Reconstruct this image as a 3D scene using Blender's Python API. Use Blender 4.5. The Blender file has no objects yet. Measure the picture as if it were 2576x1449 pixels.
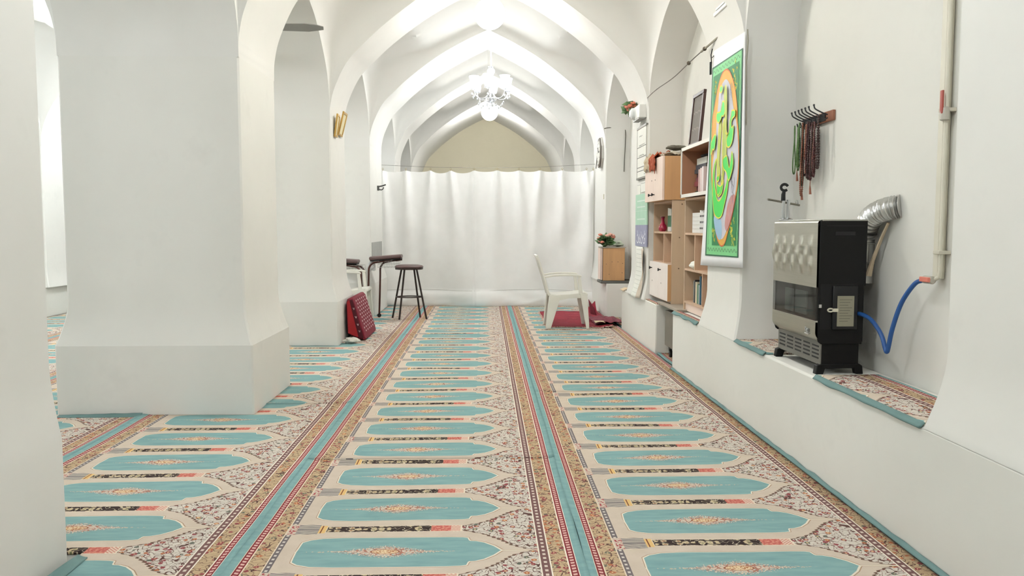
import bpy, bmesh, math, random
from mathutils import Vector, Matrix, noise
R = math.radians
scene = bpy.context.scene
col = scene.collection

# ------------------------------------------------------------------ camera, world, exposure
cam_d = bpy.data.cameras.new('camera')
cam_d.sensor_width = 36.0
cam_d.lens = 2050 / 2576 * 36.0
cam_d.clip_start = 0.05
cam = bpy.data.objects.new('camera', cam_d); col.objects.link(cam)
cam.location = (0, 0, 1.25)
cam.rotation_euler = (R(90) - math.atan(154 / 2050), 0, -math.atan(66 / 2050))
scene.camera = cam
w = bpy.data.worlds.new('world'); scene.world = w; w.use_nodes = True
w.node_tree.nodes['Background'].inputs[0].default_value = (1, 1, 1, 1)
w.node_tree.nodes['Background'].inputs[1].default_value = 0.05
vs = scene.view_settings
vs.view_transform = 'Standard'; vs.look = 'None'; vs.gamma = 1.0; vs.use_curve_mapping = False
vs.exposure = EXPO = 0.93
scene.cycles.diffuse_bounces = 4
scene.cycles.use_light_tree = False
scene.cycles.max_bounces = 10
scene.cycles.use_adaptive_sampling = True
scene.cycles.adaptive_threshold = 0.06
scene.cycles.adaptive_min_samples = 16
scene.cycles.sample_clamp_indirect = 6
LAMP_NAVE = 31.0      # emission of the globe lamps
LAMP_AISLE = 43.0
LAMP_MID = 44.0
LAMP_NEAR = 43.0
LAMP_SHADE = 36.0

# ------------------------------------------------------------------ helpers
def lin(c):
    return tuple((v / 255 / 12.92) if v / 255 <= 0.04045 else ((v / 255 + 0.055) / 1.055) ** 2.4 for v in c)

class G:
    """small node-graph helper: sockets with arithmetic"""
    def __init__(s, nt): s.nt = nt
    def n(s, t, **kw):
        nd = s.nt.nodes.new(t)
        for k, v in kw.items(): setattr(nd, k, v)
        return nd
    def m(s, op, a, b=0.0, c=0.0):
        nd = s.n('ShaderNodeMath', operation=op)
        for i, v in enumerate((a, b, c)):
            if isinstance(v, S): s.nt.links.new(v.k, nd.inputs[i])
            else: nd.inputs[i].default_value = v
        return S(s, nd.outputs[0])
    def mix(s, f, a, b):
        nd = s.n('ShaderNodeMix', data_type='RGBA')
        for i, v in ((0, f), (6, a), (7, b)):
            if isinstance(v, S): s.nt.links.new(v.k, nd.inputs[i])
            elif i == 0: nd.inputs[i].default_value = v
            else: nd.inputs[i].default_value = (*lin(v), 1)
        return S(s, nd.outputs[2])
    def curve(s, x, pts, vector=True):
        nd = s.n('ShaderNodeFloatCurve')
        c = nd.mapping.curves[0]
        nd.mapping.use_clip = False
        while len(c.points) < len(pts): c.points.new(0.5, 0.5)
        for p, (a, b) in zip(c.points, pts):
            p.location = (a, b)
            if vector: p.handle_type = 'VECTOR'
        nd.mapping.update()
        s.nt.links.new(x.k, nd.inputs['Value'])
        return S(s, nd.outputs[0])
    def vec(s, x, y, z=0.0):
        nd = s.n('ShaderNodeCombineXYZ')
        for i, v in enumerate((x, y, z)):
            if isinstance(v, S): s.nt.links.new(v.k, nd.inputs[i])
            else: nd.inputs[i].default_value = v
        return S(s, nd.outputs[0])
    def noise(s, v, scale, detail=2.0, rough=0.5, dist=0.0):
        nd = s.n('ShaderNodeTexNoise')
        if v is not None: s.nt.links.new(v.k, nd.inputs['Vector'])
        nd.inputs['Scale'].default_value = scale; nd.inputs['Detail'].default_value = detail
        nd.inputs['Roughness'].default_value = rough; nd.inputs['Distortion'].default_value = dist
        return S(s, nd.outputs['Fac'])
    def voro(s, v, scale, rnd=1.0):
        nd = s.n('ShaderNodeTexVoronoi')
        s.nt.links.new(v.k, nd.inputs['Vector'])
        nd.inputs['Scale'].default_value = scale; nd.inputs['Randomness'].default_value = rnd
        sp = s.n('ShaderNodeSeparateColor'); s.nt.links.new(nd.outputs['Color'], sp.inputs[0])
        return S(s, nd.outputs['Distance']), S(s, sp.outputs[0])

class S:
    def __init__(s, g, k): s.g, s.k = g, k
    def __add__(a, b): return a.g.m('ADD', a, b)
    __radd__ = __add__
    def __sub__(a, b): return a.g.m('SUBTRACT', a, b)
    def __rsub__(a, b): return a.g.m('SUBTRACT', b, a)
    def __mul__(a, b): return a.g.m('MULTIPLY', a, b)
    __rmul__ = __mul__
    def __truediv__(a, b): return a.g.m('DIVIDE', a, b)
    def __lt__(a, b): return a.g.m('LESS_THAN', a, b)
    def __gt__(a, b): return a.g.m('GREATER_THAN', a, b)
    def __abs__(a): return a.g.m('ABSOLUTE', a)
    def fract(a): return a.g.m('FRACT', a)
    def sin(a): return a.g.m('SINE', a)
    def pw(a, e): return a.g.m('POWER', a, e)
    def btw(a, lo, hi): return (a > lo) * (a < hi)

def to_diffuse(nt):
    """matt surfaces: plain diffuse shader in place of the principled one"""
    b = nt.nodes['Principled BSDF']; d = nt.nodes.new('ShaderNodeBsdfDiffuse')
    nt.links.new(b.inputs['Base Color'].links[0].from_socket, d.inputs['Color'])
    if b.inputs['Normal'].links: nt.links.new(b.inputs['Normal'].links[0].from_socket, d.inputs['Normal'])
    nt.links.new(d.outputs[0], nt.nodes['Material Output'].inputs['Surface'])
    nt.nodes.remove(b)

MATS = {}
def newmat(name):
    m = bpy.data.materials.new(name); m.use_nodes = True
    nt = m.node_tree
    return m, nt, nt.nodes['Principled BSDF']

def M(name, c, rough=0.6, metal=0.0, var=0.06, scale=6.0, bump=0.0, bscale=60.0, trans=0.0, alpha=1.0, spec=0.5, stretch=None, c2=None, coat=0.0):
    """plain procedural material: colour with a soft noise variation and an optional fine relief"""
    if name in MATS: return MATS[name]
    m, nt, b = newmat(name); g = G(nt)
    tc = g.n('ShaderNodeTexCoord')
    v = S(g, tc.outputs['Object'])
    if stretch:
        mp = g.n('ShaderNodeMapping'); nt.links.new(v.k, mp.inputs[0]); mp.inputs['Scale'].default_value = stretch
        v = S(g, mp.outputs[0])
    f = g.noise(v, scale, 4.0)
    d = tuple(max(0, min(255, x * (1 - var * 1.6))) for x in c) if c2 is None else c2
    u = tuple(max(0, min(255, x * (1 + var * 0.5))) for x in c)
    colr = g.mix(f, d, u)
    nt.links.new(colr.k, b.inputs['Base Color'])
    b.inputs['Roughness'].default_value = rough; b.inputs['Metallic'].default_value = metal
    b.inputs['Specular IOR Level'].default_value = spec
    b.inputs['Transmission Weight'].default_value = trans; b.inputs['Alpha'].default_value = alpha
    b.inputs['Coat Weight'].default_value = coat
    if bump:
        bn = g.n('ShaderNodeBump'); bn.inputs['Strength'].default_value = bump; bn.inputs['Distance'].default_value = 0.01
        nt.links.new(g.noise(v, bscale, 3.0).k, bn.inputs['Height']); nt.links.new(bn.outputs[0], b.inputs['Normal'])
    MATS[name] = m
    return m

def EM(name, c, strength):
    m, nt, b = newmat(name)
    b.inputs['Base Color'].default_value = (0.9, 0.9, 0.9, 1)
    b.inputs['Emission Color'].default_value = (*c, 1); b.inputs['Emission Strength'].default_value = strength
    return m

class MB:
    """mesh builder"""
    def __init__(s): s.v = []; s.f = []
    def add(s, vs, fs):
        o = len(s.v); s.v += [tuple(p) for p in vs]; s.f += [tuple(i + o for i in f) for f in fs]; return s
    def box(s, x0, x1, y0, y1, z0, z1, mat=None):
        p = [(x, y, z) for z in (z0, z1) for y in (y0, y1) for x in (x0, x1)]
        if mat is not None: p = [tuple(mat @ Vector(q)) for q in p]
        return s.add(p, [(0, 2, 3, 1), (4, 5, 7, 6), (0, 1, 5, 4), (2, 6, 7, 3), (0, 4, 6, 2), (1, 3, 7, 5)])
    def tube(s, path, r, n=10, cap=True, closed=False, rs=None, flat=1.0):
        P = [Vector(p) for p in path]; N = len(P)
        rings = []; up = None
        for i, p in enumerate(P):
            if closed: t = (P[(i + 1) % N] - P[i - 1])
            else: t = (P[min(i + 1, N - 1)] - P[max(i - 1, 0)])
            if t.length < 1e-9: t = Vector((0, 0, 1))
            t.normalize()
            if up is None:
                a = Vector((0, 0, 1)) if abs(t.z) < 0.9 else Vector((0, 1, 0))
                up = a
            x = t.cross(up)
            if x.length < 1e-6: x = t.orthogonal()
            x.normalize(); y = x.cross(t).normalized(); up = y
            rr = rs[i] if rs else r
            rings.append([p + x * (math.cos(2 * math.pi * k / n) * rr) + y * (math.sin(2 * math.pi * k / n) * rr * flat) for k in range(n)])
        o = len(s.v)
        for rg in rings: s.v += [tuple(q) for q in rg]
        m = N if closed else N - 1
        for i in range(m):
            j = (i + 1) % N
            for k in range(n):
                l = (k + 1) % n
                s.f.append((o + i * n + k, o + i * n + l, o + j * n + l, o + j * n + k))
        if cap and not closed:
            s.f.append(tuple(o + k for k in reversed(range(n))))
            s.f.append(tuple(o + (N - 1) * n + k for k in range(n)))
        return s
    def lathe(s, prof, c=(0, 0, 0), n=24, axis='z', cap=True):
        o = len(s.v); c = Vector(c)
        for r, h in prof:
            for k in range(n):
                a = 2 * math.pi * k / n
                q = (r * math.cos(a), r * math.sin(a), h)
                if axis == 'x': q = (h, r * math.cos(a), r * math.sin(a))
                if axis == 'y': q = (r * math.sin(a), h, r * math.cos(a))
                s.v.append(tuple(c + Vector(q)))
        for i in range(len(prof) - 1):
            for k in range(n):
                l = (k + 1) % n
                s.f.append((o + i * n + k, o + i * n + l, o + (i + 1) * n + l, o + (i + 1) * n + k))
        if cap:
            s.f.append(tuple(o + k for k in reversed(range(n))))
            e = o + (len(prof) - 1) * n
            s.f.append(tuple(e + k for k in range(n)))
        return s
    def prism(s, poly, axis, a0, a1):
        """poly in the two other axes (x: (y,z); y: (x,z); z: (x,y))"""
        def p3(p, a):
            return {'x': (a, p[0], p[1]), 'y': (p[0], a, p[1]), 'z': (p[0], p[1], a)}[axis]
        n = len(poly)
        area = sum(poly[i][0] * poly[(i + 1) % n][1] - poly[(i + 1) % n][0] * poly[i][1] for i in range(n))
        pl = list(poly) if area > 0 else list(reversed(poly))
        if axis == 'y': pl.reverse()
        if a1 < a0: a0, a1 = a1, a0
        vs = [p3(p, a0) for p in pl] + [p3(p, a1) for p in pl]
        fs = [tuple(reversed(range(n))), tuple(range(n, 2 * n))]
        fs += [(i, (i + 1) % n, n + (i + 1) % n, n + i) for i in range(n)]
        return s.add(vs, fs)
    def grid(s, nu, nv, fn):
        o = len(s.v)
        for j in range(nv + 1):
            for i in range(nu + 1): s.v.append(tuple(fn(i / nu, j / nv)))
        for j in range(nv):
            for i in range(nu):
                a = o + j * (nu + 1) + i
                s.f.append((a, a + 1, a + nu + 2, a + nu + 1))
        return s
    def ball(s, c, r, n=12, m=8, sc=(1, 1, 1)):
        c = Vector(c)
        return s.add([tuple(c + Vector((r * sc[0] * math.sin(math.pi * j / m) * math.cos(2 * math.pi * i / n), r * sc[1] * math.sin(math.pi * j / m) * math.sin(2 * math.pi * i / n), -r * sc[2] * math.cos(math.pi * j / m)))) for j in range(m + 1) for i in range(n)],
                     [(j * n + i, j * n + (i + 1) % n, (j + 1) * n + (i + 1) % n, (j + 1) * n + i) for j in range(m) for i in range(n)])
    def build(s, name, mat, parent=None, smooth=True, angle=35, bevel=0.0, solid=0.0, sub=0, weld=False):
        me = bpy.data.meshes.new(name)
        off = Vector((0, 0, 0))
        q = parent
        while q is not None: off += q.location; q = q.parent
        me.from_pydata([tuple(Vector(p) - off) for p in s.v], [], s.f)
        if weld:
            bm = bmesh.new(); bm.from_mesh(me); bmesh.ops.remove_doubles(bm, verts=bm.verts, dist=1e-5)
            bmesh.ops.recalc_face_normals(bm, faces=bm.faces); bm.to_mesh(me); bm.free()
        me.materials.append(mat)
        if smooth:
            me.shade_smooth()
            me.set_sharp_from_angle(angle=R(angle))
        o = bpy.data.objects.new(name, me); col.objects.link(o)
        if parent is not None: o.parent = parent
        if solid:
            md = o.modifiers.new('solid', 'SOLIDIFY'); md.thickness = solid; md.offset = 0
        if bevel:
            md = o.modifiers.new('bevel', 'BEVEL'); md.width = bevel; md.segments = 2; md.limit_method = 'ANGLE'
        if sub:
            md = o.modifiers.new('sub', 'SUBSURF'); md.levels = sub; md.render_levels = sub
        return o

def tag(o, label=None, cat=None, group=None, kind=None):
    if label: o['label'] = label
    if cat: o['category'] = cat
    if group: o['group'] = group
    if kind: o['kind'] = kind
    return o
def thing(name, label, cat, loc=(0, 0, 0), group=None):
    o = bpy.data.objects.new(name, None); col.objects.link(o); o.location = loc
    o.empty_display_size = 0.1
    return tag(o, label, cat, group)
def struct(o, label, cat):
    return tag(o, label, cat, kind='structure')
def copy_tree(o, parent=None):
    c = o.copy(); col.objects.link(c); c.parent = parent
    for ch in list(o.children): copy_tree(ch, c)
    return c
def spline(pts, n=8):
    """Catmull-Rom through points"""
    P = [Vector(p) for p in pts]; out = []
    for i in range(len(P) - 1):
        a = P[i - 1] if i else P[i] * 2 - P[i + 1]
        b, c = P[i], P[i + 1]
        d = P[i + 2] if i + 2 < len(P) else P[i + 1] * 2 - P[i]
        for k in range(n):
            t = k / n
            out.append(0.5 * ((2 * b) + (c - a) * t + (2 * a - 5 * b + 4 * c - d) * t * t + (3 * b - a - 3 * c + d) * t ** 3))
    out.append(P[-1]); return out

# ------------------------------------------------------------------ materials of the setting
def plaster(name, c, dirt=0.0, bump=0.25):
    m, nt, b = newmat(name); g = G(nt)
    tc = g.n('ShaderNodeTexCoord'); v = S(g, tc.outputs['Object'])
    f = g.noise(v, 1.3, 3.0, 0.6)
    cc = g.mix(f, tuple(x * 0.965 for x in c), tuple(min(255, x * 1.02) for x in c))
    if dirt:
        d = g.noise(v, 2.6, 4.0, 0.65)
        sp = (d - 0.58) * 3.0
        sp = g.m('MAXIMUM', g.m('MINIMUM', sp, 1.0), 0.0) * dirt
        cc = g.mix(sp, cc, tuple(x * 0.84 for x in c))
    nt.links.new(cc.k, b.inputs['Base Color'])
    bn = g.n('ShaderNodeBump'); bn.inputs['Strength'].default_value = bump; bn.inputs['Distance'].default_value = 0.02
    nt.links.new(g.noise(v, 3.0, 2.0, 0.6).k, bn.inputs['Height'])
    nt.links.new(bn.outputs[0], b.inputs['Normal'])
    to_diffuse(nt)
    return m
P_WALL = plaster('painted_plaster', (231, 230, 224), dirt=0.3)
P_PILL = plaster('painted_pillar_plaster', (231, 230, 225), dirt=0.35)
P_VAULT = plaster('white_vault_plaster', (232, 231, 227))

# ------------------------------------------------------------------ plan of the hall (metres)
XL, XR, ZS = -1.60, 1.68, 2.35            # nave faces and springing height
AL, AR = -6.05, -2.76                     # left aisle
LEFT = [(-4.9, -4.0), (-1.6, -0.7), (2.00, 3.02), (5.44, 6.33), (8.55, 9.42), (11.42, 12.70), (14.6, 15.5), (17.7, 18.6)]
RIGHT = [(-4.9, -4.0), (-1.6, -0.7), (2.00, 2.90), (5.32, 6.13), (8.44, 9.36), (11.48, 12.70), (14.6, 15.5), (17.7, 18.6)]
YEND, YBEG = 20.5, -4.45
PROF = [(1.64, 2.35), (1.632, 2.50), (1.585, 2.68), (1.46, 2.93), (1.29, 3.11), (1.07, 3.31), (0.72, 3.57), (0.36, 3.78), (0.0, 3.955)]
SIDE = [(1.0, 0.0), (0.985, 0.22), (0.9, 0.45), (0.72, 0.65), (0.45, 0.85), (0.22, 0.95), (0.0, 1.04)]
prof = spline([(a, b, 0) for a, b in PROF], 5)
side = spline([(a, b, 0) for a, b in SIDE], 4)
half = [(-p.x, p.y) for p in prof] + [(p.x, p.y) for p in reversed(prof[:-1])]
shalf = [(-p.x, p.y) for p in side] + [(p.x, p.y) for p in reversed(side[:-1])]

def vault(name, x0, x1, ivl, ivr, label, outer=None):
    """ribbed vault: pointed transverse arches, domed webs between them, side-arch soffits"""
    c, a = (x0 + x1) / 2, (x1 - x0) / 2
    mb = MB()
    xs = [c + h[0] * a / 1.64 for h in half]
    rows = []
    def yl(k, i, fx): return ivl[k][i] * (1 - fx) + ivr[k][i] * fx
    for k in range(len(ivl)):
        rows.append((k, None, 0)); rows.append((k, None, 1))
        if k + 1 < len(ivl):
            for sy, sz in shalf[1:-1]: rows.append((k, sy, sz))
    rows.append((len(ivl), None, 0))
    V = []
    for k, sy, sz in rows:
        for x, (hx, hz) in zip(xs, half):
            fx = (x - x0) / (x1 - x0)
            if k == len(ivl): y, z = YEND, hz
            elif sy is None: y, z = yl(k, sz, fx), hz
            else:
                ya, yb = yl(k, 1, fx), yl(k + 1, 0, fx)
                y = (ya + yb) / 2 + sy * (yb - ya) / 2
                ax = abs(hx); xc = 0.72 + 0.28 * (1 - sy * sy)
                w_ = 0.37 + 0.63 * (ax - xc) / (1.64 - xc) if ax > xc else 0.30 + 0.07 * ax / xc
                z = hz + sz * w_
            V.append((x, y, z))
    n = len(xs)
    F = [(j * n + i, j * n + i + 1, (j + 1) * n + i + 1, (j + 1) * n + i) for j in range(len(rows) - 1) for i in range(n - 1)]
    mb.add(V, F)
    for (iv, xa, xb) in (outer or []):
        for k in range(len(iv) - 1):
            ya, yb = iv[k][1], iv[k + 1][0]
            vs = [(x, (ya + yb) / 2 + sy * (yb - ya) / 2, ZS + sz) for x in (xa, xb) for sy, sz in shalf]
            m = len(shalf)
            mb.add(vs, [(i, i + 1, m + i + 1, m + i) for i in range(m - 1)])
    return struct(mb.build(name, P_VAULT, smooth=True, angle=28), label, 'ceiling')
vault('ceiling', XL, XR, LEFT, RIGHT, 'white plaster vault with pointed arches over the carpeted nave', [(LEFT, AR, XL), (RIGHT, XR, 2.05)])
vault('ceiling', AL, AR, LEFT, LEFT, 'white plaster vault of the side aisle beyond the left pillars', [(LEFT, -6.45, AL)])

def flared(x0, x1, y0, y1, z0, zb, ztop, e=0.062, sides=(1, 1, 1, 1), extra=0.0):
    """shaft that flares out into a plinth; sides = which of -x,+x,-y,+y flare"""
    lv = []
    if zb > z0: lv += [(z0, 1.0), (zb, 1.0)]
    else: lv += [(z0, 1.0)]
    for t in (0.06, 0.16, 0.3, 0.45, 0.62, 0.8, 1.0):
        lv.append((zb + t * 0.27, (1 - t) ** 1.5))
    lv.append((ztop, 0.0))
    ch = 0.012
    mb = MB(); n = 8
    for z, k in lv:
        q = e * k
        a0, a1 = x0 - q * sides[0], x1 + q * sides[1]
        b0, b1 = y0 - q * sides[2], y1 + q * sides[3]
        mb.v += [(a0 + ch, b0, z), (a1 - ch, b0, z), (a1, b0 + ch, z), (a1, b1 - ch, z), (a1 - ch, b1, z), (a0 + ch, b1, z), (a0, b1 - ch, z), (a0, b0 + ch, z)]
    for j in range(len(lv) - 1):
        for i in range(n):
            l = (i + 1) % n
            mb.f.append((j * n + i, j * n + l, (j + 1) * n + l, (j + 1) * n + i))
    mb.f.append(tuple(range((len(lv) - 1) * n, len(lv) * n)))
    return mb

PLAB = ['pillar behind the camera at the hall entrance', 'pillar beside the camera on the left', 'cropped plaster pillar at the left edge of the view',
        'widest plaster pillar with flared plinth in the left foreground', 'plaster pillar behind the widest one, red cushion leaning at its plinth',
        'plaster pillar at the left end of the white curtain', 'plaster pillar hidden just beyond the white curtain', 'farthest plaster pillar near the end wall']
for k, (y0, y1) in enumerate(LEFT):
    near = (k == 2)
    struct(flared(AR, XL, y0, y1, 0.0, 0.47, ZS + 0.02, e=0.036 if near else 0.062, sides=(1, 1, 1, 0 if near else 1)).build('pillar', P_PILL, angle=14), PLAB[k], 'pillar')
QLAB = ['wall pier behind the camera', 'wall pier beside the camera on the right', 'wall pier cropped at the right edge of the view', 'wall pier that carries the green calligraphy banner',
        'wall pier that carries the schedule posters', 'wall pier at the right end of the curtain', 'wall pier just beyond the curtain', 'farthest right wall pier']
for k, (y0, y1) in enumerate(RIGHT):
    zb_ = {4: 0.49, 5: 0.47}.get(k, 0.50 if k < 4 else 0.0)
    struct(flared(XR, 2.06, y0, y1, zb_, zb_ + 0.005, ZS + 0.02, e=0.05, sides=(1, 0, 1, 1)).build('wall_pier', P_PILL, angle=25), QLAB[k], 'pier')
for k, (y0, y1) in enumerate(LEFT):
    if k < 3 or k > 6: continue
    struct(flared(-6.45, AL, y0, y1, 0.415, 0.42, ZS + 0.02, e=0.05, sides=(0, 1, 1, 1)).build('wall_pier', P_PILL, angle=25), 'aisle wall pier number %d from the entrance' % (k + 1), 'pier')

struct(MB().box(2.02, 2.3, YBEG, YEND + 0.3, 0, 4.6).build('wall_right', P_WALL, smooth=False), 'cream plaster back wall of the right-hand recesses', 'wall')
struct(MB().box(-6.7, -6.40, YBEG, YEND + 0.3, 0, 4.6).build('wall_left', P_WALL, smooth=False), 'cream plaster outer wall of the left aisle', 'wall')
struct(MB().box(-6.7, 2.3, YEND, YEND + 0.3, 0, 4.8).build('wall_back', plaster('end_wall_plaster', (214, 208, 186), dirt=0.2), smooth=False), 'beige end wall seen above the white curtain', 'wall')
struct(MB().box(-6.7, 2.3, YBEG - 0.3, YBEG, 0, 4.8).build('wall_front', P_WALL, smooth=False), 'plaster wall behind the camera', 'wall')
struct(MB().box(-6.7, 2.3, YBEG - 0.3, YEND + 0.3, -0.2, 0.0).build('floor', M('floor_screed', (150, 150, 145), 0.8), smooth=False), 'bare floor under the carpets', 'floor')
# masonry benches along the walls
BE = dict(bevel=0.012, smooth=True)
struct(MB().box(1.63, 2.02, YBEG, 7.03, 0, 0.505).build('masonry_bench', P_WALL, **BE), 'long white masonry bench along the right wall under the heater', 'bench')
struct(MB().box(1.655, 2.02, 7.86, 9.85, 0, 0.495).build('masonry_bench', P_WALL, **BE), 'short white masonry bench under the wooden wall cabinet', 'bench')
struct(MB().box(1.645, 2.02, 11.05, 12.9, 0, 0.475).build('masonry_bench', P_WALL, **BE), 'masonry ledge by the curtain carrying the small wooden box cabinet', 'bench')
struct(MB().box(-6.40, -6.05, YBEG, YEND, 0, 0.42).build('masonry_bench', P_WALL, **BE), 'cream masonry bench along the far aisle wall', 'bench')

# ------------------------------------------------------------------ carpet material
CELL, STRIP = 0.474, 1.31
def carpet_material():
    m, nt, b = newmat('prayer_carpet_pile'); g = G(nt)
    uv = g.n('ShaderNodeUVMap'); sp = g.n('ShaderNodeSeparateXYZ'); nt.links.new(uv.outputs[0], sp.inputs[0])
    t, vv = S(g, sp.outputs[0]), S(g, sp.outputs[1])
    a = t * STRIP                                   # metres across
    s = vv.fract() - 0.5
    bb = abs(s) * CELL                              # metres from the mat axis
    y = vv * CELL
    band = CELL / 2 - bb                            # metres from the column between two mats
    P = g.vec(a, y)
    # wobble so that woven edges are not ruler straight
    wob = (g.noise(P, 9.0, 0.0) - 0.5) * 0.008
    rim = g.noise(P, 80.0, 1.0)
    soft = g.noise(P, 14.0, 1.0)
    tw = t + wob * 0.5
    cream = g.mix(soft, (196, 181, 165), (212, 198, 183))
    white = g.mix(rim, (200, 192, 181), (216, 209, 199))
    tan = g.mix(rim, (180, 156, 124), (198, 174, 142))
    tealc = g.mix(g.noise(g.vec(a * 2.0, y * 9.0), 3.0, 2.0, 0.6), (106, 145, 148), (146, 180, 178))
    # vines and flowers
    nz = g.noise(P, 25.0, 0.0, 0.4, 0.6)
    vine = abs(nz - 0.5) < 0.022
    nz2 = g.noise(g.vec(a + 7.0, y + 3.0), 38.0, 0.0, 0.4, 0.5)
    vine2 = abs(nz2 - 0.52) < 0.022
    fd, fr = g.voro(P, 30.0)
    petal = fd + (rim - 0.5) * 0.36
    flower = petal < 0.33
    core = petal < 0.14
    fcol = g.mix(fr > 0.62, (140, 72, 76), (176, 108, 78))
    fcol = g.mix(fr > 0.84, fcol, (98, 102, 92))
    def floral(base, on):
        c = g.mix(vine2 * on, base, (120, 92, 80))
        c = g.mix(vine * on, c, (92, 66, 62))
        c = g.mix(flower * on, c, fcol)
        return g.mix(core * on, c, (222, 196, 150))
    # white spandrels beyond the ogee arch
    og = g.curve(bb / (CELL / 2), [(0, 0.868), (0.06, 0.84), (0.2, 0.80), (0.45, 0.765), (0.72, 0.715), (0.85, 0.665), (0.93, 0.64), (1, 0.635)])
    d_og = tw - og
    c = cream
    span = (d_og > 0.0) * (t > 0.6)
    c = g.mix(span, c, floral(white, 1.0))
    leafy = (abs(d_og + (y * 330.0).sin() * 0.004) < 0.0045) * (t > 0.62)
    c = g.mix(leafy, c, (106, 84, 72))
    # turquoise mat with shouldered arch
    HP = [(0, 0), (0.168, 0.0), (0.1695, 0.45), (0.19, 0.58), (0.225, 0.67), (0.29, 0.71), (0.61, 0.71), (0.650, 0.69), (0.664, 0.66), (0.669, 0.50), (0.69, 0.485), (0.715, 0.40), (0.742, 0.22), (0.763, 0.0), (1, 0)]
    hb = g.curve(tw, HP) * 0.2
    hb2 = g.curve((tw - 0.43) * 0.984 + 0.43, HP) * 0.2
    hb3 = g.curve((tw - 0.43) * 0.976 + 0.43, HP) * 0.2
    c = g.mix(((bb - hb3) < 0.006) * (t > 0.163), c, (168, 140, 116))
    c = g.mix(((bb - hb2) < 0.0035) * (t > 0.163), c, (226, 218, 202))
    c = g.mix((bb - hb) < -0.0005, c, tealc)
    # medallion
    da = abs(t - 0.425) * STRIP
    fr2 = g.noise(P, 135.0, 0.0)
    c = g.mix(((da / 0.34 + bb / 0.022) < (rim * 1.5)) * (da < 0.30), c, (188, 178, 160))
    dia = da / 0.19 + bb / 0.058
    c = g.mix(dia < (0.15 + fr2 * 1.4), c, (212, 198, 180))
    c = g.mix((dia < 1.1) * (abs(fr2 - 0.5) < 0.03), c, (150, 112, 100))
    c = g.mix((dia < (0.5 + rim * 0.7)) * (abs(nz2 - 0.5) < 0.045), c, (166, 118, 104))
    el = g.m('SQRT', (da / 0.058).pw(2.0) + (bb / 0.023).pw(2.0))
    c = g.mix(el < 1.0, c, (150, 100, 78))
    c = g.mix(el < 0.86, c, (222, 200, 164))
    c = g.mix((el < 0.8) * (abs(rim - 0.5) < 0.035), c, (160, 100, 64))
    # column between two mats
    fb = band < 0.030
    blk = fb * t.btw(0.222, 0.548)
    fl2, _r = g.voro(g.vec(a, band * 1.3), 34.0, 0.8)
    c = g.mix((band < 0.0335) * t.btw(0.215, 0.645), c, (226, 214, 194))
    c = g.mix(blk, c, (58, 48, 48))
    c = g.mix(blk * ((fl2 + (rim - 0.5) * 0.3) < 0.42), c, (198, 180, 146))
    c = g.mix(blk * ((fl2 + (rim - 0.5) * 0.3) < 0.20), c, g.mix(_r > 0.5, (150, 92, 74), (124, 128, 96)))
    c = g.mix(blk * (abs(nz2 - 0.45) < 0.02), c, (206, 194, 170))
    c = g.mix(fb * t.btw(0.548, 0.61), c, g.mix(rim > 0.52, (186, 98, 90), (206, 138, 122)))
    c = g.mix(fb * t.btw(0.61, 0.64) * ((a * 420.0).sin() * (y * 420.0).sin() > 0.0), c, (196, 124, 112))
    c = g.mix((band < 0.042) * t.btw(0.198, 0.220), c, (222, 186, 126))
    c = g.mix((band < 0.042) * t.btw(0.204, 0.208), c, (120, 70, 50))
    tass = (band < 0.055) * t.btw(0.130, 0.198)
    c = g.mix(tass, c, (222, 212, 198))
    c = g.mix(tass * ((band * (1.0 + (t - 0.13) * 4.0) * 640.0).sin() > -0.1), c, (66, 62, 72))
    c = g.mix((band < 0.055) * t.btw(0.108, 0.130) * (rim > 0.55), c, (160, 66, 72))
    # guards and borders
    gd = t.btw(0.104, 0.122) * (band > 0.06)
    c = g.mix(gd, c, (112, 104, 106))
    c = g.mix(gd * (abs(t - 0.113) < 0.004) * ((y * 190.0).sin() > 0.2), c, (206, 200, 192))
    c = g.mix(t < 0.103, c, (224, 210, 188))
    bl = t.btw(0.050, 0.100)
    c = g.mix(bl, c, floral(tan, 1.0))
    c = g.mix(t > 0.872, c, (236, 228, 214))
    rg = t.btw(0.876, 0.900)
    c = g.mix(rg, c, (118, 88, 86))
    c = g.mix(rg * (abs(t - 0.888) < 0.0045) * ((y * 170.0).sin() > 0.1), c, (212, 198, 186))
    br = t.btw(0.904, 0.950)
    c = g.mix(br, c, floral(tan, 1.0))
    for lo, hi in ((0.026, 0.046), (0.954, 0.974)):
        rp = t.btw(lo, hi)
        c = g.mix(rp, c, (128, 52, 58))
        c = g.mix(rp * (abs(t - (lo + hi) / 2) < 0.0055) * ((y * 250.0).sin() > -0.2), c, (216, 176, 166))
    edge = (abs(t - 0.5) > 0.476)
    c = g.mix(edge, c, tealc)
    # worn pile
    c = g.mix(g.noise(P, 120.0, 0.0) * 0.10, c, (140, 132, 122))
    nt.links.new(c.k, b.inputs['Base Color'])
    bn = g.n('ShaderNodeBump'); bn.inputs['Strength'].default_value = 0.35; bn.inputs['Distance'].default_value = 0.006
    nt.links.new(g.noise(P, 5.0, 4.0, 0.7).k, bn.inputs['Height']); nt.links.new(bn.outputs[0], b.inputs['Normal'])
    to_diffuse(nt)
    return m
CARPET = carpet_material()

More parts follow.
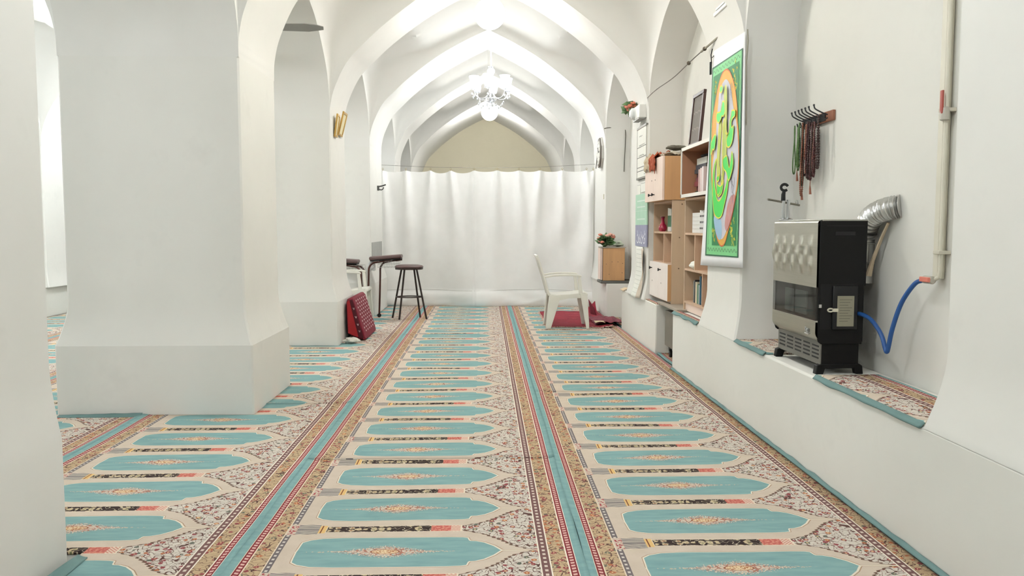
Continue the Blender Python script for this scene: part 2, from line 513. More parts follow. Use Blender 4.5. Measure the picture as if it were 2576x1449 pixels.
def carpet(x0, y0, y1, phase, label, holes=(), cut=None, z=0.0, lift=True, x1=None, name='prayer_carpet', group='prayer carpet runners', thick=0.010):
    xe = x0 + STRIP if x1 is None else x1
    xs = [x0, x0 + 0.02, x0 + 0.05] + [x0 + 0.05 + (STRIP - 0.1) * i / 12 for i in range(1, 12)] + [x0 + STRIP - 0.05, x0 + STRIP - 0.02, x0 + STRIP]
    xs = [x for x in xs if x < xe - 1e-4] + [xe]
    if cut is not None: xs = [cut] + [x for x in xs if x > cut + 0.01]
    ys = []; y = y0
    while y < y1 - 0.03: ys.append(y); y += 0.08
    ys.append(y1)
    for hx0, hx1, hy0, hy1 in holes:
        for lst, vals in ((xs, (hx0, hx1)), (ys, (hy0, hy1))):
            for q in vals:
                if lst[0] < q < lst[-1]:
                    lst[:] = sorted([e for e in lst if abs(e - q) > 0.012 or e in (lst[0], lst[-1])] + [q])
    nx = len(xs); V = []; UV = []
    for yy in ys:
        for xx in xs:
            t = (xx - x0) / STRIP
            ed = max(0.0, 1 - min(abs(xx - x0), abs(xx - x0 - STRIP)) / 0.05)
            ey = max(0.0, 1 - min(abs(yy - y0), abs(yy - y1)) / 0.10)
            zz = z + thick + 0.004 * noise.noise((xx * 2.1, yy * 2.6, z * 9 + 1.7))
            if lift: zz += ed * (0.004 + 0.007 * (0.5 + 0.5 * noise.noise((x0, yy * 2.0, 5)))) + ey * 0.006
            wx = ed * 0.010 * noise.noise((x0 * 3, yy * 1.4, 9.0)) if 0 < xx - xs[0] or True else 0
            V.append((xx + (wx if lift else 0), yy, zz)); UV.append((t, (yy - phase) / CELL + 0.5))
    F = []
    for j in range(len(ys) - 1):
        for i in range(nx - 1):
            cx, cy = (xs[i] + xs[i + 1]) / 2, (ys[j] + ys[j + 1]) / 2
            if any(h[0] < cx < h[1] and h[2] < cy < h[3] for h in holes): continue
            F.append((j * nx + i, j * nx + i + 1, (j + 1) * nx + i + 1, (j + 1) * nx + i))
    me = bpy.data.meshes.new(name); me.from_pydata(V, [], F)
    ul = me.uv_layers.new(name='UVMap')
    for l in me.loops: ul.data[l.index].uv = UV[l.vertex_index]
    me.materials.append(CARPET); me.shade_smooth()
    bm = bmesh.new(); bm.from_mesh(me)
    loose = [q for q in bm.verts if not q.link_faces]
    bmesh.ops.delete(bm, geom=loose, context='VERTS'); bm.to_mesh(me); bm.free()
    o = bpy.data.objects.new(name, me); col.objects.link(o)
    md = o.modifiers.new('pile', 'SOLIDIFY'); md.thickness = thick * 0.9; md.offset = -1
    return tag(o, label, 'carpet', group)

e = 0.06
HOLES = [(AR - e, XL + e, y0 - e, y1 + e) for y0, y1 in LEFT]
X0, X1_, X2_ = -0.945, 0.365, 1.675
carpet(X0, -1.2, 4.30, 3.05, 'turquoise mihrab-pattern carpet runner, middle row nearest the camera')
carpet(X0, 4.28, 9.35, 3.05, 'turquoise mihrab-pattern carpet runner, middle row between the first seam and the stool', z=0.003)
carpet(X0, 9.33, 14.0, 3.05, 'turquoise mihrab-pattern carpet runner, middle row running under the curtain', z=0.0)
carpet(X1_, -1.2, 6.05, 2.862, 'turquoise carpet runner of the right row in front of the heater bench', x1=1.622)
carpet(X1_, 6.03, 13.0, 2.862, 'turquoise carpet runner of the right row under the white chair and red rug', [(1.62, 1.70, 0, 7.03), (1.64, 1.70, 11.05, 14)], x1=1.648, z=0.003)
carpet(X2_ + 0.0, 9.87, 11.04, 2.862, 'carpet piece in the floor recess beneath the box cabinet ledge', x1=2.015)
carpet(X2_ + 0.0, 7.04, 7.85, 2.862, 'carpet piece on the floor of the gap under the trolley', x1=2.015)
carpet(X0 - STRIP, -1.2, 5.70, 4.755, 'turquoise carpet runner of the left row around the widest pillar', HOLES)
carpet(X0 - STRIP, 5.68, 13.5, 4.755, 'turquoise carpet runner of the left row beside the second pillar and cushion', HOLES, z=0.003)
carpet(X0 - 2 * STRIP, -1.2, 14.0, 4.60, 'aisle carpet runner whose edge folds against the widest pillar', HOLES)
carpet(X0 - 3 * STRIP, -1.2, 14.0, 4.72, 'aisle carpet runner in the middle of the left aisle')
carpet(X0 - 4 * STRIP, -1.2, 14.0, 4.66, 'aisle carpet runner along the far bench of the left aisle', cut=-6.03)

# ------------------------------------------------------------------ globe lamps
E_NAVE = EM('lit_opal_glass', (1.0, 0.985, 0.955), LAMP_NAVE)
E_AFAR = EM('added_bright_aisle_lamp_glass', (0.93, 0.98, 1.0), LAMP_AISLE * 1.8)  # extra strong, to whiten the aisle recess from behind the pillars
E_END = EM('added_end_lamp_glass', (1.0, 0.985, 0.95), LAMP_NAVE * 2.6)  # for the hidden lamp added to lift the dim end wall
E_MID = EM('lit_soft_opal_glass', (1.0, 0.96, 0.875), LAMP_MID)
E_NEAR = EM('lit_dim_opal_glass', (0.95, 0.98, 1.0), LAMP_NEAR)
E_AISLE = EM('added_aisle_lamp_glass', (0.93, 0.98, 1.0), LAMP_AISLE)
WHITE_PL = M('white_plastic', (236, 236, 232), 0.4)
def globe(x, y, z, ztop, r, label, em):
    t = thing('globe_lamp', label, 'lamp', (x, y, z - r), 'globe lamps under the vaults')
    prof_ = [(r * math.sin(math.pi * j / 14), -r * math.cos(math.pi * j / 14)) for j in range(1, 13)]
    MB().lathe([(0.002, -r)] + prof_, (x, y, z), 28).build('globe', em, t)
    MB().lathe([(0.085, r * 0.86), (0.09, r * 0.9), (0.09, r * 1.35), (0.07, r * 1.45), (0.02, r * 1.5)], (x, y, z), 24).build('lamp_cap', WHITE_PL, t)
    MB().tube([(x, y, z + r * 1.45), (x, y, ztop)], 0.006, 6).build('cord', M('white_cord', (225, 222, 215), 0.6), t)
    MB().lathe([(0.05, ztop - 0.05), (0.055, ztop - 0.03), (0.05, ztop)], (x, y, 0), 20).build('ceiling_rose', WHITE_PL, t)
    return t
for x, y, z, r, ln, lab in ((0.05, 8.95, 3.53, 0.165, 0, 'glowing globe lamp at the top centre above the crystal chandelier'), (0.075, 15.05, 3.33, 0.15, 0, 'small glowing globe lamp seen just below the crystal chandelier'),
                        (0.04, 5.85, 3.50, 0.16, 1, 'globe lamp under the arch of the widest pillar, above the view'), (0.04, 2.45, 3.50, 0.16, 2, 'globe lamp under the arch nearest the camera, above the view'), (0.04, -1.15, 3.50, 0.16, 2, 'globe lamp under the arch behind the camera'), (0.08, 18.15, 3.70, 0.12, 3, 'added globe lamp hidden under the last arch to brighten the end wall')):  # the last one is added, tucked out of sight, to brighten the end wall
    globe(x, y, z, 3.95, r, lab, (E_NAVE, E_MID, E_NEAR, E_END)[ln])
for x, y, lab in ((-4.4, -1.15, 'unseen added aisle globe lamp behind the camera'), (-4.4, 2.45, 'unseen added aisle globe lamp level with the cropped pillar'), (-4.4, 5.85, 'unseen added aisle globe lamp level with the widest pillar'), (-4.4, 8.95, 'unseen added aisle globe lamp level with the second pillar'), (-4.4, 12.1, 'unseen added aisle globe lamp level with the curtain')):  # unseen lamps added to light the aisle
    globe(x, y, 3.50, 3.95, 0.16, lab, E_AISLE if y < 8 else E_AFAR)

# ================================================================== objects
random.seed(7)
PLASTIC = M('white_garden_plastic', (234, 232, 222), 0.38, var=0.03)
DARKTUBE = M('dark_brown_painted_steel', (52, 40, 36), 0.4, metal=0.3)
MAROON_TUBE = M('red_brown_painted_steel', (74, 38, 30), 0.35, metal=0.2)
BROWN_VINYL = M('brown_vinyl', (92, 70, 68), 0.45, bump=0.15, bscale=40)
BLACK = M('black_enamel', (11, 11, 11), 0.5, var=0.1, spec=0.3)
BLACKR = M('black_rubber', (22, 22, 24), 0.7)
STEEL = M('brushed_steel', (186, 184, 172), 0.30, metal=0.9, stretch=(1, 1, 30), scale=4, var=0.05)
CHROME = M('chrome', (210, 212, 214), 0.12, metal=1.0)
ALU = M('aluminium_foil_duct', (206, 206, 204), 0.28, metal=0.95)
BEIGE = M('beige_chipboard', (206, 180, 152), 0.6, stretch=(1, 1, 0.15), scale=14)
BEIGE_IN = M('beige_chipboard_inside', (208, 176, 148), 0.6, stretch=(1, 1, 0.15), scale=14)
ORANGE = M('orange_beech_board', (206, 160, 112), 0.5, stretch=(1, 1, 0.1), scale=16, var=0.1)
PEACH = M('peach_white_laminate', (240, 218, 204), 0.45, var=0.03)
EDGE = M('white_edge_band', (240, 236, 228), 0.45, var=0.02)
PAPER = M('white_paper', (240, 240, 232), 0.75, var=0.03)
INK = M('dark_ink', (70, 72, 76), 0.8)
GREYINK = M('grey_ink', (150, 152, 150), 0.8)
GOLD = M('gilded_frame', (196, 158, 84), 0.35, metal=0.6)

def ribbon(mb, pts, wd, x, closed=False):
    """flat ribbon of width wd through (y,z) points in the plane x"""
    n = len(pts); P = [Vector((p[0], p[1])) for p in pts]; o = len(mb.v)
    for i in range(n):
        a = P[i - 1] if (i or closed) else P[i]; b = P[(i + 1) % n] if (i < n - 1 or closed) else P[i]
        d = (b - a); d = d.normalized() if d.length else Vector((1, 0))
        nn = Vector((-d.y, d.x)) * wd / 2
        mb.v += [(x, P[i].x + nn.x, P[i].y + nn.y), (x, P[i].x - nn.x, P[i].y - nn.y)]
    for i in range(n if closed else n - 1):
        j = (i + 1) % n
        mb.f.append((o + 2 * i, o + 2 * i + 1, o + 2 * j + 1, o + 2 * j))
    return mb

# ------------------------------------------------------------------ curtain across the nave
def curtain():
    A, B = Vector((-1.585, 12.78)), Vector((1.655, 12.62))
    t = thing('curtain', 'wide white cloth curtain hung on a wire across the nave', 'curtain', (0.03, 12.72, 0))
    clips = [(u - 1222) * 12.75 / 2050 + 0.01 for u in (967, 1023, 1084, 1134, 1192, 1249, 1303, 1355, 1410, 1470, 1500)]
    clips = [(c + 1.585) / 3.24 for c in clips]; clips[0] = 0.0; clips[-1] = 1.0
    seam = clips[4]
    def fn_panel(f0, f1):
        def fn(i, j):
            f = f0 + (f1 - f0) * i; z = 2.115 * (1 - j)
            xy = A.lerp(B, f)
            for q in range(len(clips) - 1):
                if clips[q] <= f <= clips[q + 1] + 1e-6:
                    L = clips[q + 1] - clips[q]; s_ = (f - clips[q]) / L; break
            sag = 4 * s_ * (1 - s_) * (0.04 if q in (2, 3) else 0.02)
            zz = z - sag * (1 - j) ** 3
            # folds spreading down from each clip
            dep = 0.0
            for n_, c in enumerate(clips):
                dx = (f - c) * 3.24
                lean = 0.16 * math.sin(n_ * 2.3 + 0.6) * j
                wdt = 0.035 + 0.16 * j
                dep -= (0.065 * (1 - j) ** 1.2 + 0.022) * math.exp(-((dx - lean) / wdt) ** 2)
            dep += 0.045 * noise.noise((f * 5.0 - j * 1.6, j * 1.1, 2.2)) * (0.4 + j)
            # tension folds pulled towards the right edge
            dep += 0.11 * math.sin((f * 30 + j * 12.0)) * min(1, j * 2) * max(0, f - 0.6) * max(0, 1.15 - j)
            if z < 0.27:      # hem rests and bulges on the floor
                k = 1 - z / 0.27
                dep -= 0.05 * math.sin(k * math.pi * 0.9) * (0.7 + 0.6 * noise.noise((f * 9, k * 1.5, 4)))
                dep += 0.02 * noise.noise((f * 16 + k * 3, k * 3, 8)) * k
                zz = max(zz, 0.018)
            if abs(f - seam) < 0.006: dep += 0.008
            return (xy.x, xy.y + dep, zz)
        return fn
    CL = M('white_curtain_cloth', (243, 243, 241), 0.85, var=0.02, spec=0.1)
    for f0, f1 in ((0.0, seam), (seam, 1.0)):
        MB().grid(int(150 * (f1 - f0)) + 4, 70, fn_panel(f0, f1)).build('curtain_panel', CL, t, angle=80)
    fp = fn_panel(0, 1)
    hem = [Vector(fp(i / 90, 1 - 0.265 / 2.115)) + Vector((0, -0.004, 0.012 * math.sin(i * 0.12))) for i in range(91)]
    MB().tube(hem, 0.0017, 5).build('hem_stitch', M('grey_thread', (168, 165, 156), 0.8), t)
    for c in clips:
        p = A.lerp(B, c)
        mb = MB().box(p.x - 0.006, p.x + 0.006, p.y - 0.052, p.y - 0.03, 2.085, 2.125)
        mb.tube([(p.x + 0.012 * math.cos(k), p.y - 0.04, 2.14 + 0.014 * math.sin(k)) for k in [i * math.pi / 5 for i in range(10)]], 0.0025, 5, closed=True)
        mb.build('curtain_clip', M('brass_clip', (176, 160, 120), 0.4, metal=0.6), t)
    w_ = MB().tube([(-1.605, 12.74, 2.20), (-0.8, 12.70, 2.165), (0.0, 12.67, 2.155), (0.8, 12.63, 2.165), (1.69, 12.58, 2.21)], 0.0025, 5).build('curtain_wire', M('grey_wire', (120, 118, 112), 0.5, metal=0.5))
    tag(w_, 'thin wire stretched over the top of the white curtain', 'wire')
curtain()

# ------------------------------------------------------------------ plastic chairs
def chair(dx, dy, label):
    t = thing('plastic_chair', label, 'chair', (1.0 + dx, 10.0 + dy, 0), 'white plastic garden chairs')
    o = lambda pts: [(p[0] + dx, p[1]) for p in pts]
    ya, yb = 9.755 + dy, 10.235 + dy
    MB().prism(o([(.775, .425), (.86, .412), (1.0, .418), (1.12, .435), (1.2, .442), (1.228, .432), (1.234, .405), (1.21, .388), (1.05, .392), (.78, .388)]), 'y', ya + .03, yb - .03).build('seat', PLASTIC, t, bevel=.008)
    prof_ = [(.775, .40), (.748, .50), (.715, .62), (.67, .76), (.640, .86), (.622, .895), (.606, .888), (.604, .872), (.618, .85), (.648, .755), (.695, .61), (.728, .49), (.75, .40)]
    bk = MB()
    n_sl = 7
    for i in range(n_sl):   # slats of the back
        y0 = ya + .05 + (yb - ya - .10) * i / n_sl; y1 = y0 + (yb - ya - .10) / n_sl * .72
        MB().prism(o([(.752, .47), (.715, .61), (.668, .755), (.655, .80), (.645, .795), (.656, .75), (.703, .605), (.740, .47)]), 'y', y0, y1).build('back_slat', PLASTIC, t)
    for y0, y1 in ((ya + .01, ya + .05), (yb - .05, yb - .01)):
        bk.prism(o(prof_), 'y', y0, y1)
    bk.prism(o([(.664, .785), (.640, .86), (.622, .895), (.606, .888), (.604, .872), (.618, .85), (.645, .78)]), 'y', ya + .03, yb - .03)
    bk.prism(o([(.780, .40), (.750, .48), (.738, .475), (.757, .40)]), 'y', ya + .03, yb - .03)
    bk.build('backrest', PLASTIC, t, bevel=.004)
    for y0, s in ((ya - .012, 1), (yb + .012, -1)):
        y1 = y0 + .05 * s
        MB().prism(o([(.705, .635), (.80, .655), (.95, .664), (1.10, .660), (1.152, .648), (1.152, .628), (1.10, .636), (.95, .642), (.80, .634), (.72, .618)]), 'y', y0, y1).build('armrest', PLASTIC, t, bevel=.005)
        MB().prism(o([(1.105, .635), (1.142, .635), (1.168, .42), (1.122, .42)]), 'y', y0 + .006 * s, y0 + .034 * s).build('arm_post', PLASTIC, t, bevel=.004)
        mb = MB().prism(o([(.765, .415), (.905, .405), (.782, .005), (.720, .005)]), 'y', y0 + .004 * s, y0 + .012 * s)
        mb.prism(o([(.765, .415), (.785, .415), (.735, .005), (.720, .005)]), 'y', y0 + .012 * s, y0 + .045 * s)
        mb.build('leg', PLASTIC, t, bevel=.003)
        mb = MB().prism(o([(1.135, .43), (1.222, .425), (1.250, .005), (1.212, .005)]), 'y', y0 + .004 * s, y0 + .012 * s)
        mb.prism(o([(1.205, .428), (1.222, .425), (1.250, .005), (1.238, .005)]), 'y', y0 + .012 * s, y0 + .045 * s)
        mb.build('leg', PLASTIC, t, bevel=.003)
        MB().prism(o([(.85, .41), (1.16, .43), (1.16, .375), (1.0, .372), (.88, .345)]), 'y', y0 + .010 * s, y0 + .018 * s).build('apron', PLASTIC, t)
    return t
c1 = chair(0, 0, 'white plastic armchair standing over the small red rug'); c1.location.z = 0.018
c2 = chair(-2.755, 0.72, 'white plastic armchair half hidden behind the second pillar'); c2.location.z = 0.018

# ------------------------------------------------------------------ bar stool
def stool():
    cx, cy, z0 = -1.03, 10.98, 0.014
    t = thing('bar_stool', 'round dark brown bar stool standing before the curtain', 'stool', (cx, cy, z0))
    zs = 0.70
    MB().lathe([(0.0, zs), (.165, zs), (.188, zs + .006), (.192, zs + .018), (.180, zs + .032), (.13, zs + .042), (.0, zs + .045)], (cx, cy, 0), 36, cap=False).build('seat', BROWN_VINYL, t)
    MB().lathe([(.150, zs - .02), (.186, zs - .02), (.188, zs + .004), (.150, zs + .004)], (cx, cy, 0), 36).build('seat_rim', DARKTUBE, t)
    for ax, ay in ((-.125, -.13), (-.24, .10), (.13, .17), (.235, -.09)):
        top = (cx + ax * .44, cy + ay * .5, zs - .01)
        MB().tube([(cx + ax, cy + ay, z0), top], .0125, 10).build('leg', DARKTUBE, t)
    k = .31; f = 1 - k / zs * .46
    MB().tube([(cx + .175 * math.cos(a), cy + .125 * math.sin(a), k) for a in [i * 2 * math.pi / 40 for i in range(40)]], .008, 8, closed=True).build('foot_ring', DARKTUBE, t)
stool()

# ------------------------------------------------------------------ prayer desks (bent tube stands with a padded board)
def prayer_desk(px, py, sgn, z0, label, dz):
    t = thing('prayer_desk', label, 'prayer desk', (px, py, z0), 'padded prayer desks by the third pillar')
    za = 0.80 + dz
    poles = [(px, py), (px - 0.13 * sgn, py - 0.19)] if sgn > 0 else [(px, py), (px - 0.02, py - 0.19)]
    for i, (x, y) in enumerate(poles):
        s = sgn
        path = [(x, y, z0 + .06), (x + .01 * s, y, .30), (x + .02 * s, y, .62 + dz)] + [(x + .02 * s + .10 * (1 - math.cos(a)) * s, y, .66 + dz + .115 * math.sin(a)) for a in [k * math.pi / 2 / 7 for k in range(8)]] + [(x + .32 * s, y, .806 + dz)]
        MB().tube(path, .013, 10).build('bent_leg', MAROON_TUBE, t)
        w_ = MB(); w_.lathe([(.018, -.012), (.027, -.009), (.027, .009), (.018, .012)], (x, y - .0, z0 + .027), 16, axis='y')
        w_.tube([(x, y, z0 + .05), (x, y, z0 + .075)], .012, 8); w_.build('caster', BLACKR, t)
    x0, x1 = (px - .10, px + .33) if sgn > 0 else (px - .42, px - .09)
    y0, y1 = py - .22, py + .05
    tilt = Matrix.Translation((px, py, za)) @ Matrix.Rotation(R(-4 * sgn), 4, 'Y') @ Matrix.Translation((-px, -py, 0))
    MB().box(x0, x1, y0, y1, 0.006, .056, tilt).build('padded_board', BROWN_VINYL, t, bevel=.018)
    MB().box(x0 + .01, x1 - .01, y0 + .01, y1 - .01, -.006, .006, tilt).build('board_base', BLACK, t)
    wire = M('bright_wire', (190, 188, 184), .35, metal=.7)
    xa, xb = (px + .02, px + .29) if sgn > 0 else (px - .29, px - .02)
    mb = MB()
    for k in range(7):
        x = xa + (xb - xa) * k / 6
        mb.tube([(x, y0 + .02, za - .006), (x - .01 * sgn, y0 + .03, za - .095), (x - .01 * sgn, y1 - .03, za - .095), (x, y1 - .02, za - .006)], .0018, 5)
    for z_, g_ in ((za - .012, 0), (za - .05, .005), (za - .095, .01)):
        mb.tube([(xa - g_, y0 + .02 + g_, z_), (xb - g_, y0 + .02 + g_, z_), (xb - g_, y1 - .02 - g_, z_), (xa - g_, y1 - .02 - g_, z_)], .0022, 5, closed=True)
    mb.build('wire_basket', wire, t)
    return t
prayer_desk(-1.46, 11.16, 1, 0.014, 'dark prayer desk on casters with a wire basket, next to the stool', 0.0)
prayer_desk(-1.645, 11.26, -1, 0.014, 'dark prayer desk partly hidden behind the white chair on the left', -0.06)

def crumple(name, c, sz, seed, mat, label, cat, n=22, flat=1.0, group=None, amp=0.45, parent=None):
    mb = MB(); mb.ball((0, 0, 0), 1.0, n, int(n * .7))
    out = []
    for p in mb.v:
        v = Vector(p); k = 1 + amp * noise.noise(v * 1.6 + Vector((seed, 0, 0))) + amp * .6 * abs(noise.noise(v * 3.7 + Vector((0, seed, 0))))
        q = Vector((v.x * sz[0] * k, v.y * sz[1] * k, v.z * sz[2] * k))
        out.append(q)
    zmin = min(q.z for q in out)
    mb.v = [(c[0] + q.x, c[1] + q.y, c[2] + q.z - zmin) for q in out]
    o = mb.build(name, mat, parent, angle=30, weld=True)
    if parent is None: tag(o, label, cat, group)
    return o
BAGM = M('thin_white_plastic_film', (232, 234, 234), .3, alpha=.75)
crumple('plastic_bag', (-1.545, 11.07, .645), (.055, .06, .06), 3.1, BAGM, 'crumpled white plastic bag tucked under the prayer desk board', 'bag')
crumple('crumpled_cloth', (-1.43, 8.66, 0.012), (.075, .05, .028), 5.2, M('white_rag', (226, 222, 212), .85), 'small crumpled white cloth on the carpet beside the red cushion', 'cloth')

# ------------------------------------------------------------------ red patterned cushion leaning on the plinth
def cushion():
    RED = M('bright_red_velvet', (168, 34, 40), .85, var=.08); DKR = M('dark_maroon_velvet', (78, 14, 30), .85, var=.12); CRIM = M('crimson_velvet', (122, 18, 42), .85, var=.10)
    t = thing('floor_cushion', 'red wedge cushion with rows of white dots leaning on a pillar plinth', 'cushion', (-1.42, 9.28, .012))
    y0, y1 = 8.84, 9.70
    BR, TR, TL, BL = (-1.31, .015), (-1.445, .475), (-1.52, .45), (-1.505, .085)
    sec = [(-1.505, .085), (-1.40, .035), (-1.325, .014), (-1.305, .03), (-1.318, .09), (-1.375, .28), (-1.428, .46), (-1.448, .482), (-1.475, .482), (-1.507, .465), (-1.517, .43), (-1.514, .25)]
    mb = MB()
    n = len(sec); cx = sum(p[0] for p in sec) / n; cz = sum(p[1] for p in sec) / n
    ys = [(y0, .86), (y0 + .015, .95), (y0 + .05, 1.0), (y1 - .05, 1.0), (y1 - .015, .95), (y1, .86)]
    for y, k in ys:
        for x, z in sec: mb.v.append((cx + (x - cx) * k, y, max(.013, cz + (z - cz) * k)))
    for j in range(len(ys) - 1):
        for i in range(n):
            l = (i + 1) % n
            mb.f.append((j * n + i, j * n + l, (j + 1) * n + l, (j + 1) * n + i))
    mb.f.append(tuple(range(n))); mb.f.append(tuple(reversed(range((len(ys) - 1) * n, len(ys) * n))))
    mb.build('cushion_body', CRIM, t, angle=50, weld=True)
    e0, e1 = y0 - .006, y0 + .002
    MB().prism([(-1.495, .10), (-1.40, .055), (-1.385, .06), (-1.478, .455), (-1.505, .44)], 'y', e0, e1).build('red_end_panel', RED, t, bevel=.004)
    MB().prism([(-1.385, .058), (-1.335, .035), (-1.330, .05), (-1.442, .462), (-1.474, .458)], 'y', e0, e1).build('dark_end_panel', DKR, t, bevel=.004)
    WH = M('white_woven_dots', (226, 206, 206), .8)
    d = Vector((-1.318 + 1.428, 0, .09 - .46)); L = d.length; d.normalize(); nrm = Vector((-d.z, 0, d.x)).normalized()
    if nrm.x < 0: nrm = -nrm
    mb = MB()
    for r in range(10):
        for k in range(6):
            base = Vector((-1.428, 0, .46)) + d * (L * (.05 + .9 * r / 9)) + nrm * .0025
            y = y0 + .10 + k * .13 + (r % 2) * .05
            a, b_ = d * .013, Vector((0, .026, 0))
            mb.add([base - a + Vector((0, y, 0)), base - b_ + Vector((0, y, 0)), base + a + Vector((0, y, 0)), base + b_ + Vector((0, y, 0))], [(0, 1, 2, 3)])
    o = mb.build('woven_dots', WH, t, smooth=False); o['kind'] = 'stuff'
    mb = MB()
    for q, (f, w_) in enumerate(((.25, .9), (.48, .85), (.68, .8), (.86, .75))):
        b0 = Vector((-1.452, e0 - .002, .455)).lerp(Vector((-1.355, e0 - .002, .05)), f)
        for sx in (-1, 0, 1):
            mb.tube([b0, b0 + Vector((.010 * sx - .004, 0, .022))], .0015, 4)
    mb.build('end_motif', WH, t)
cushion()

# ------------------------------------------------------------------ small red rug under the chair
def red_rug():
    RUG = M('red_rug_pile', (140, 22, 44), .95, var=.25, scale=5, stretch=(1, .35, 1), bump=.4, bscale=30, c2=(96, 14, 30))
    t = thing('small_rug', 'small rumpled crimson rug with pale fringe under the white chair', 'rug', (1.15, 10.7, .013))
    def fn(i, j):
        x = .765 + i * .80 + .03 * noise.noise((j * 3, 0, 1)) + .02 * j; y = 9.93 + j * 1.85 + .03 * math.sin(i * 5)
        z = .019 + .012 * abs(noise.noise((x * 5, y * 2.2, 3))) + (.05 * max(0, (i - .78) / .22) ** 1.5 * (.6 + .6 * noise.noise((x * 3, y * 2.6, 7))))
        if j > .85 and i > .8: z += .12 * (j - .85) / .15 * (i - .8) / .2
        return (min(x, 1.60), y, max(.017, z))
    MB().grid(30, 46, fn).build('rug_pile', RUG, t, angle=60, solid=.006)
    FR = M('pale_fringe', (206, 176, 160), .9)
    mb = MB()
    for k in range(70):
        x, y, z = fn(k / 70 + random.uniform(-.004, .004), 0)
        mb.tube([(x, y, z), (x + random.uniform(-.01, .01), y - .03, z), (x + random.uniform(-.02, .02), y - .055, max(.012, z - .004))], .0035, 4)
    for k in range(60):
        x, y, z = fn(0, k / 60)
        mb.tube([(x, y, z), (x - .025, y + random.uniform(-.01, .01), max(.012, z - .004))], .003, 4)
    o = mb.build('fringe', FR, t); o['kind'] = 'stuff'
    STR = M('rug_wear', (178, 92, 100), .95)
    mb = MB()
    for k in range(16):
        i0, j0 = random.uniform(.15, .7), random.uniform(.05, .9)
        pts = [Vector(fn(min(.98, i0 + q * .05), j0)) + Vector((0, 0, .004)) for q in range(5)]
        mb.tube(pts, .003, 4)
    o = mb.build('worn_streaks', STR, t); o['kind'] = 'stuff'
    # loose folded cloth at its right end
    CL = M('mauve_folded_cloth', (128, 62, 72), .9, var=.25, c2=(84, 36, 48))
    t2 = thing('folded_cloth', 'crumpled mauve cloth heaped between the rug and the bench', 'cloth', (1.5, 10.35, .02))
    def fn2(i, j):
        x = 1.36 + .36 * i; y = 10.05 + .75 * j
        z = .045 + .05 * abs(noise.noise((x * 9, y * 5, 2))) + .035 * abs(noise.noise((x * 21, y * 9, 5))) - .02 * (abs(i - .5) * 2) ** 2
        return (x if y > 9.9 else min(x, 1.6), y, max(.03, z))
    MB().grid(22, 26, fn2).build('cloth', CL, t2, angle=40, solid=.004)
    MB().grid(6, 6, lambda i, j: (1.36 + .12 * i, 10.02 + .16 * j - .03 * i, .058 + .02 * math.sin(i * 3) * (1 - j) + .012 * j)).build('cream_corner', M('cream_cloth', (222, 200, 168), .9), t2, solid=.003)
    mb = MB().grid(6, 10, lambda i, j: (1.47 + .05 * i - .03 * j, 11.35 - .25 * i, .035 + .20 * j * (1 - .5 * i)))
    tag(mb.build('rug_corner', M('crimson_rug_corner', (120, 24, 42), .95, var=.2), None, solid=.006), 'crimson rug corner standing up against the curtain end', 'rug')
red_rug()

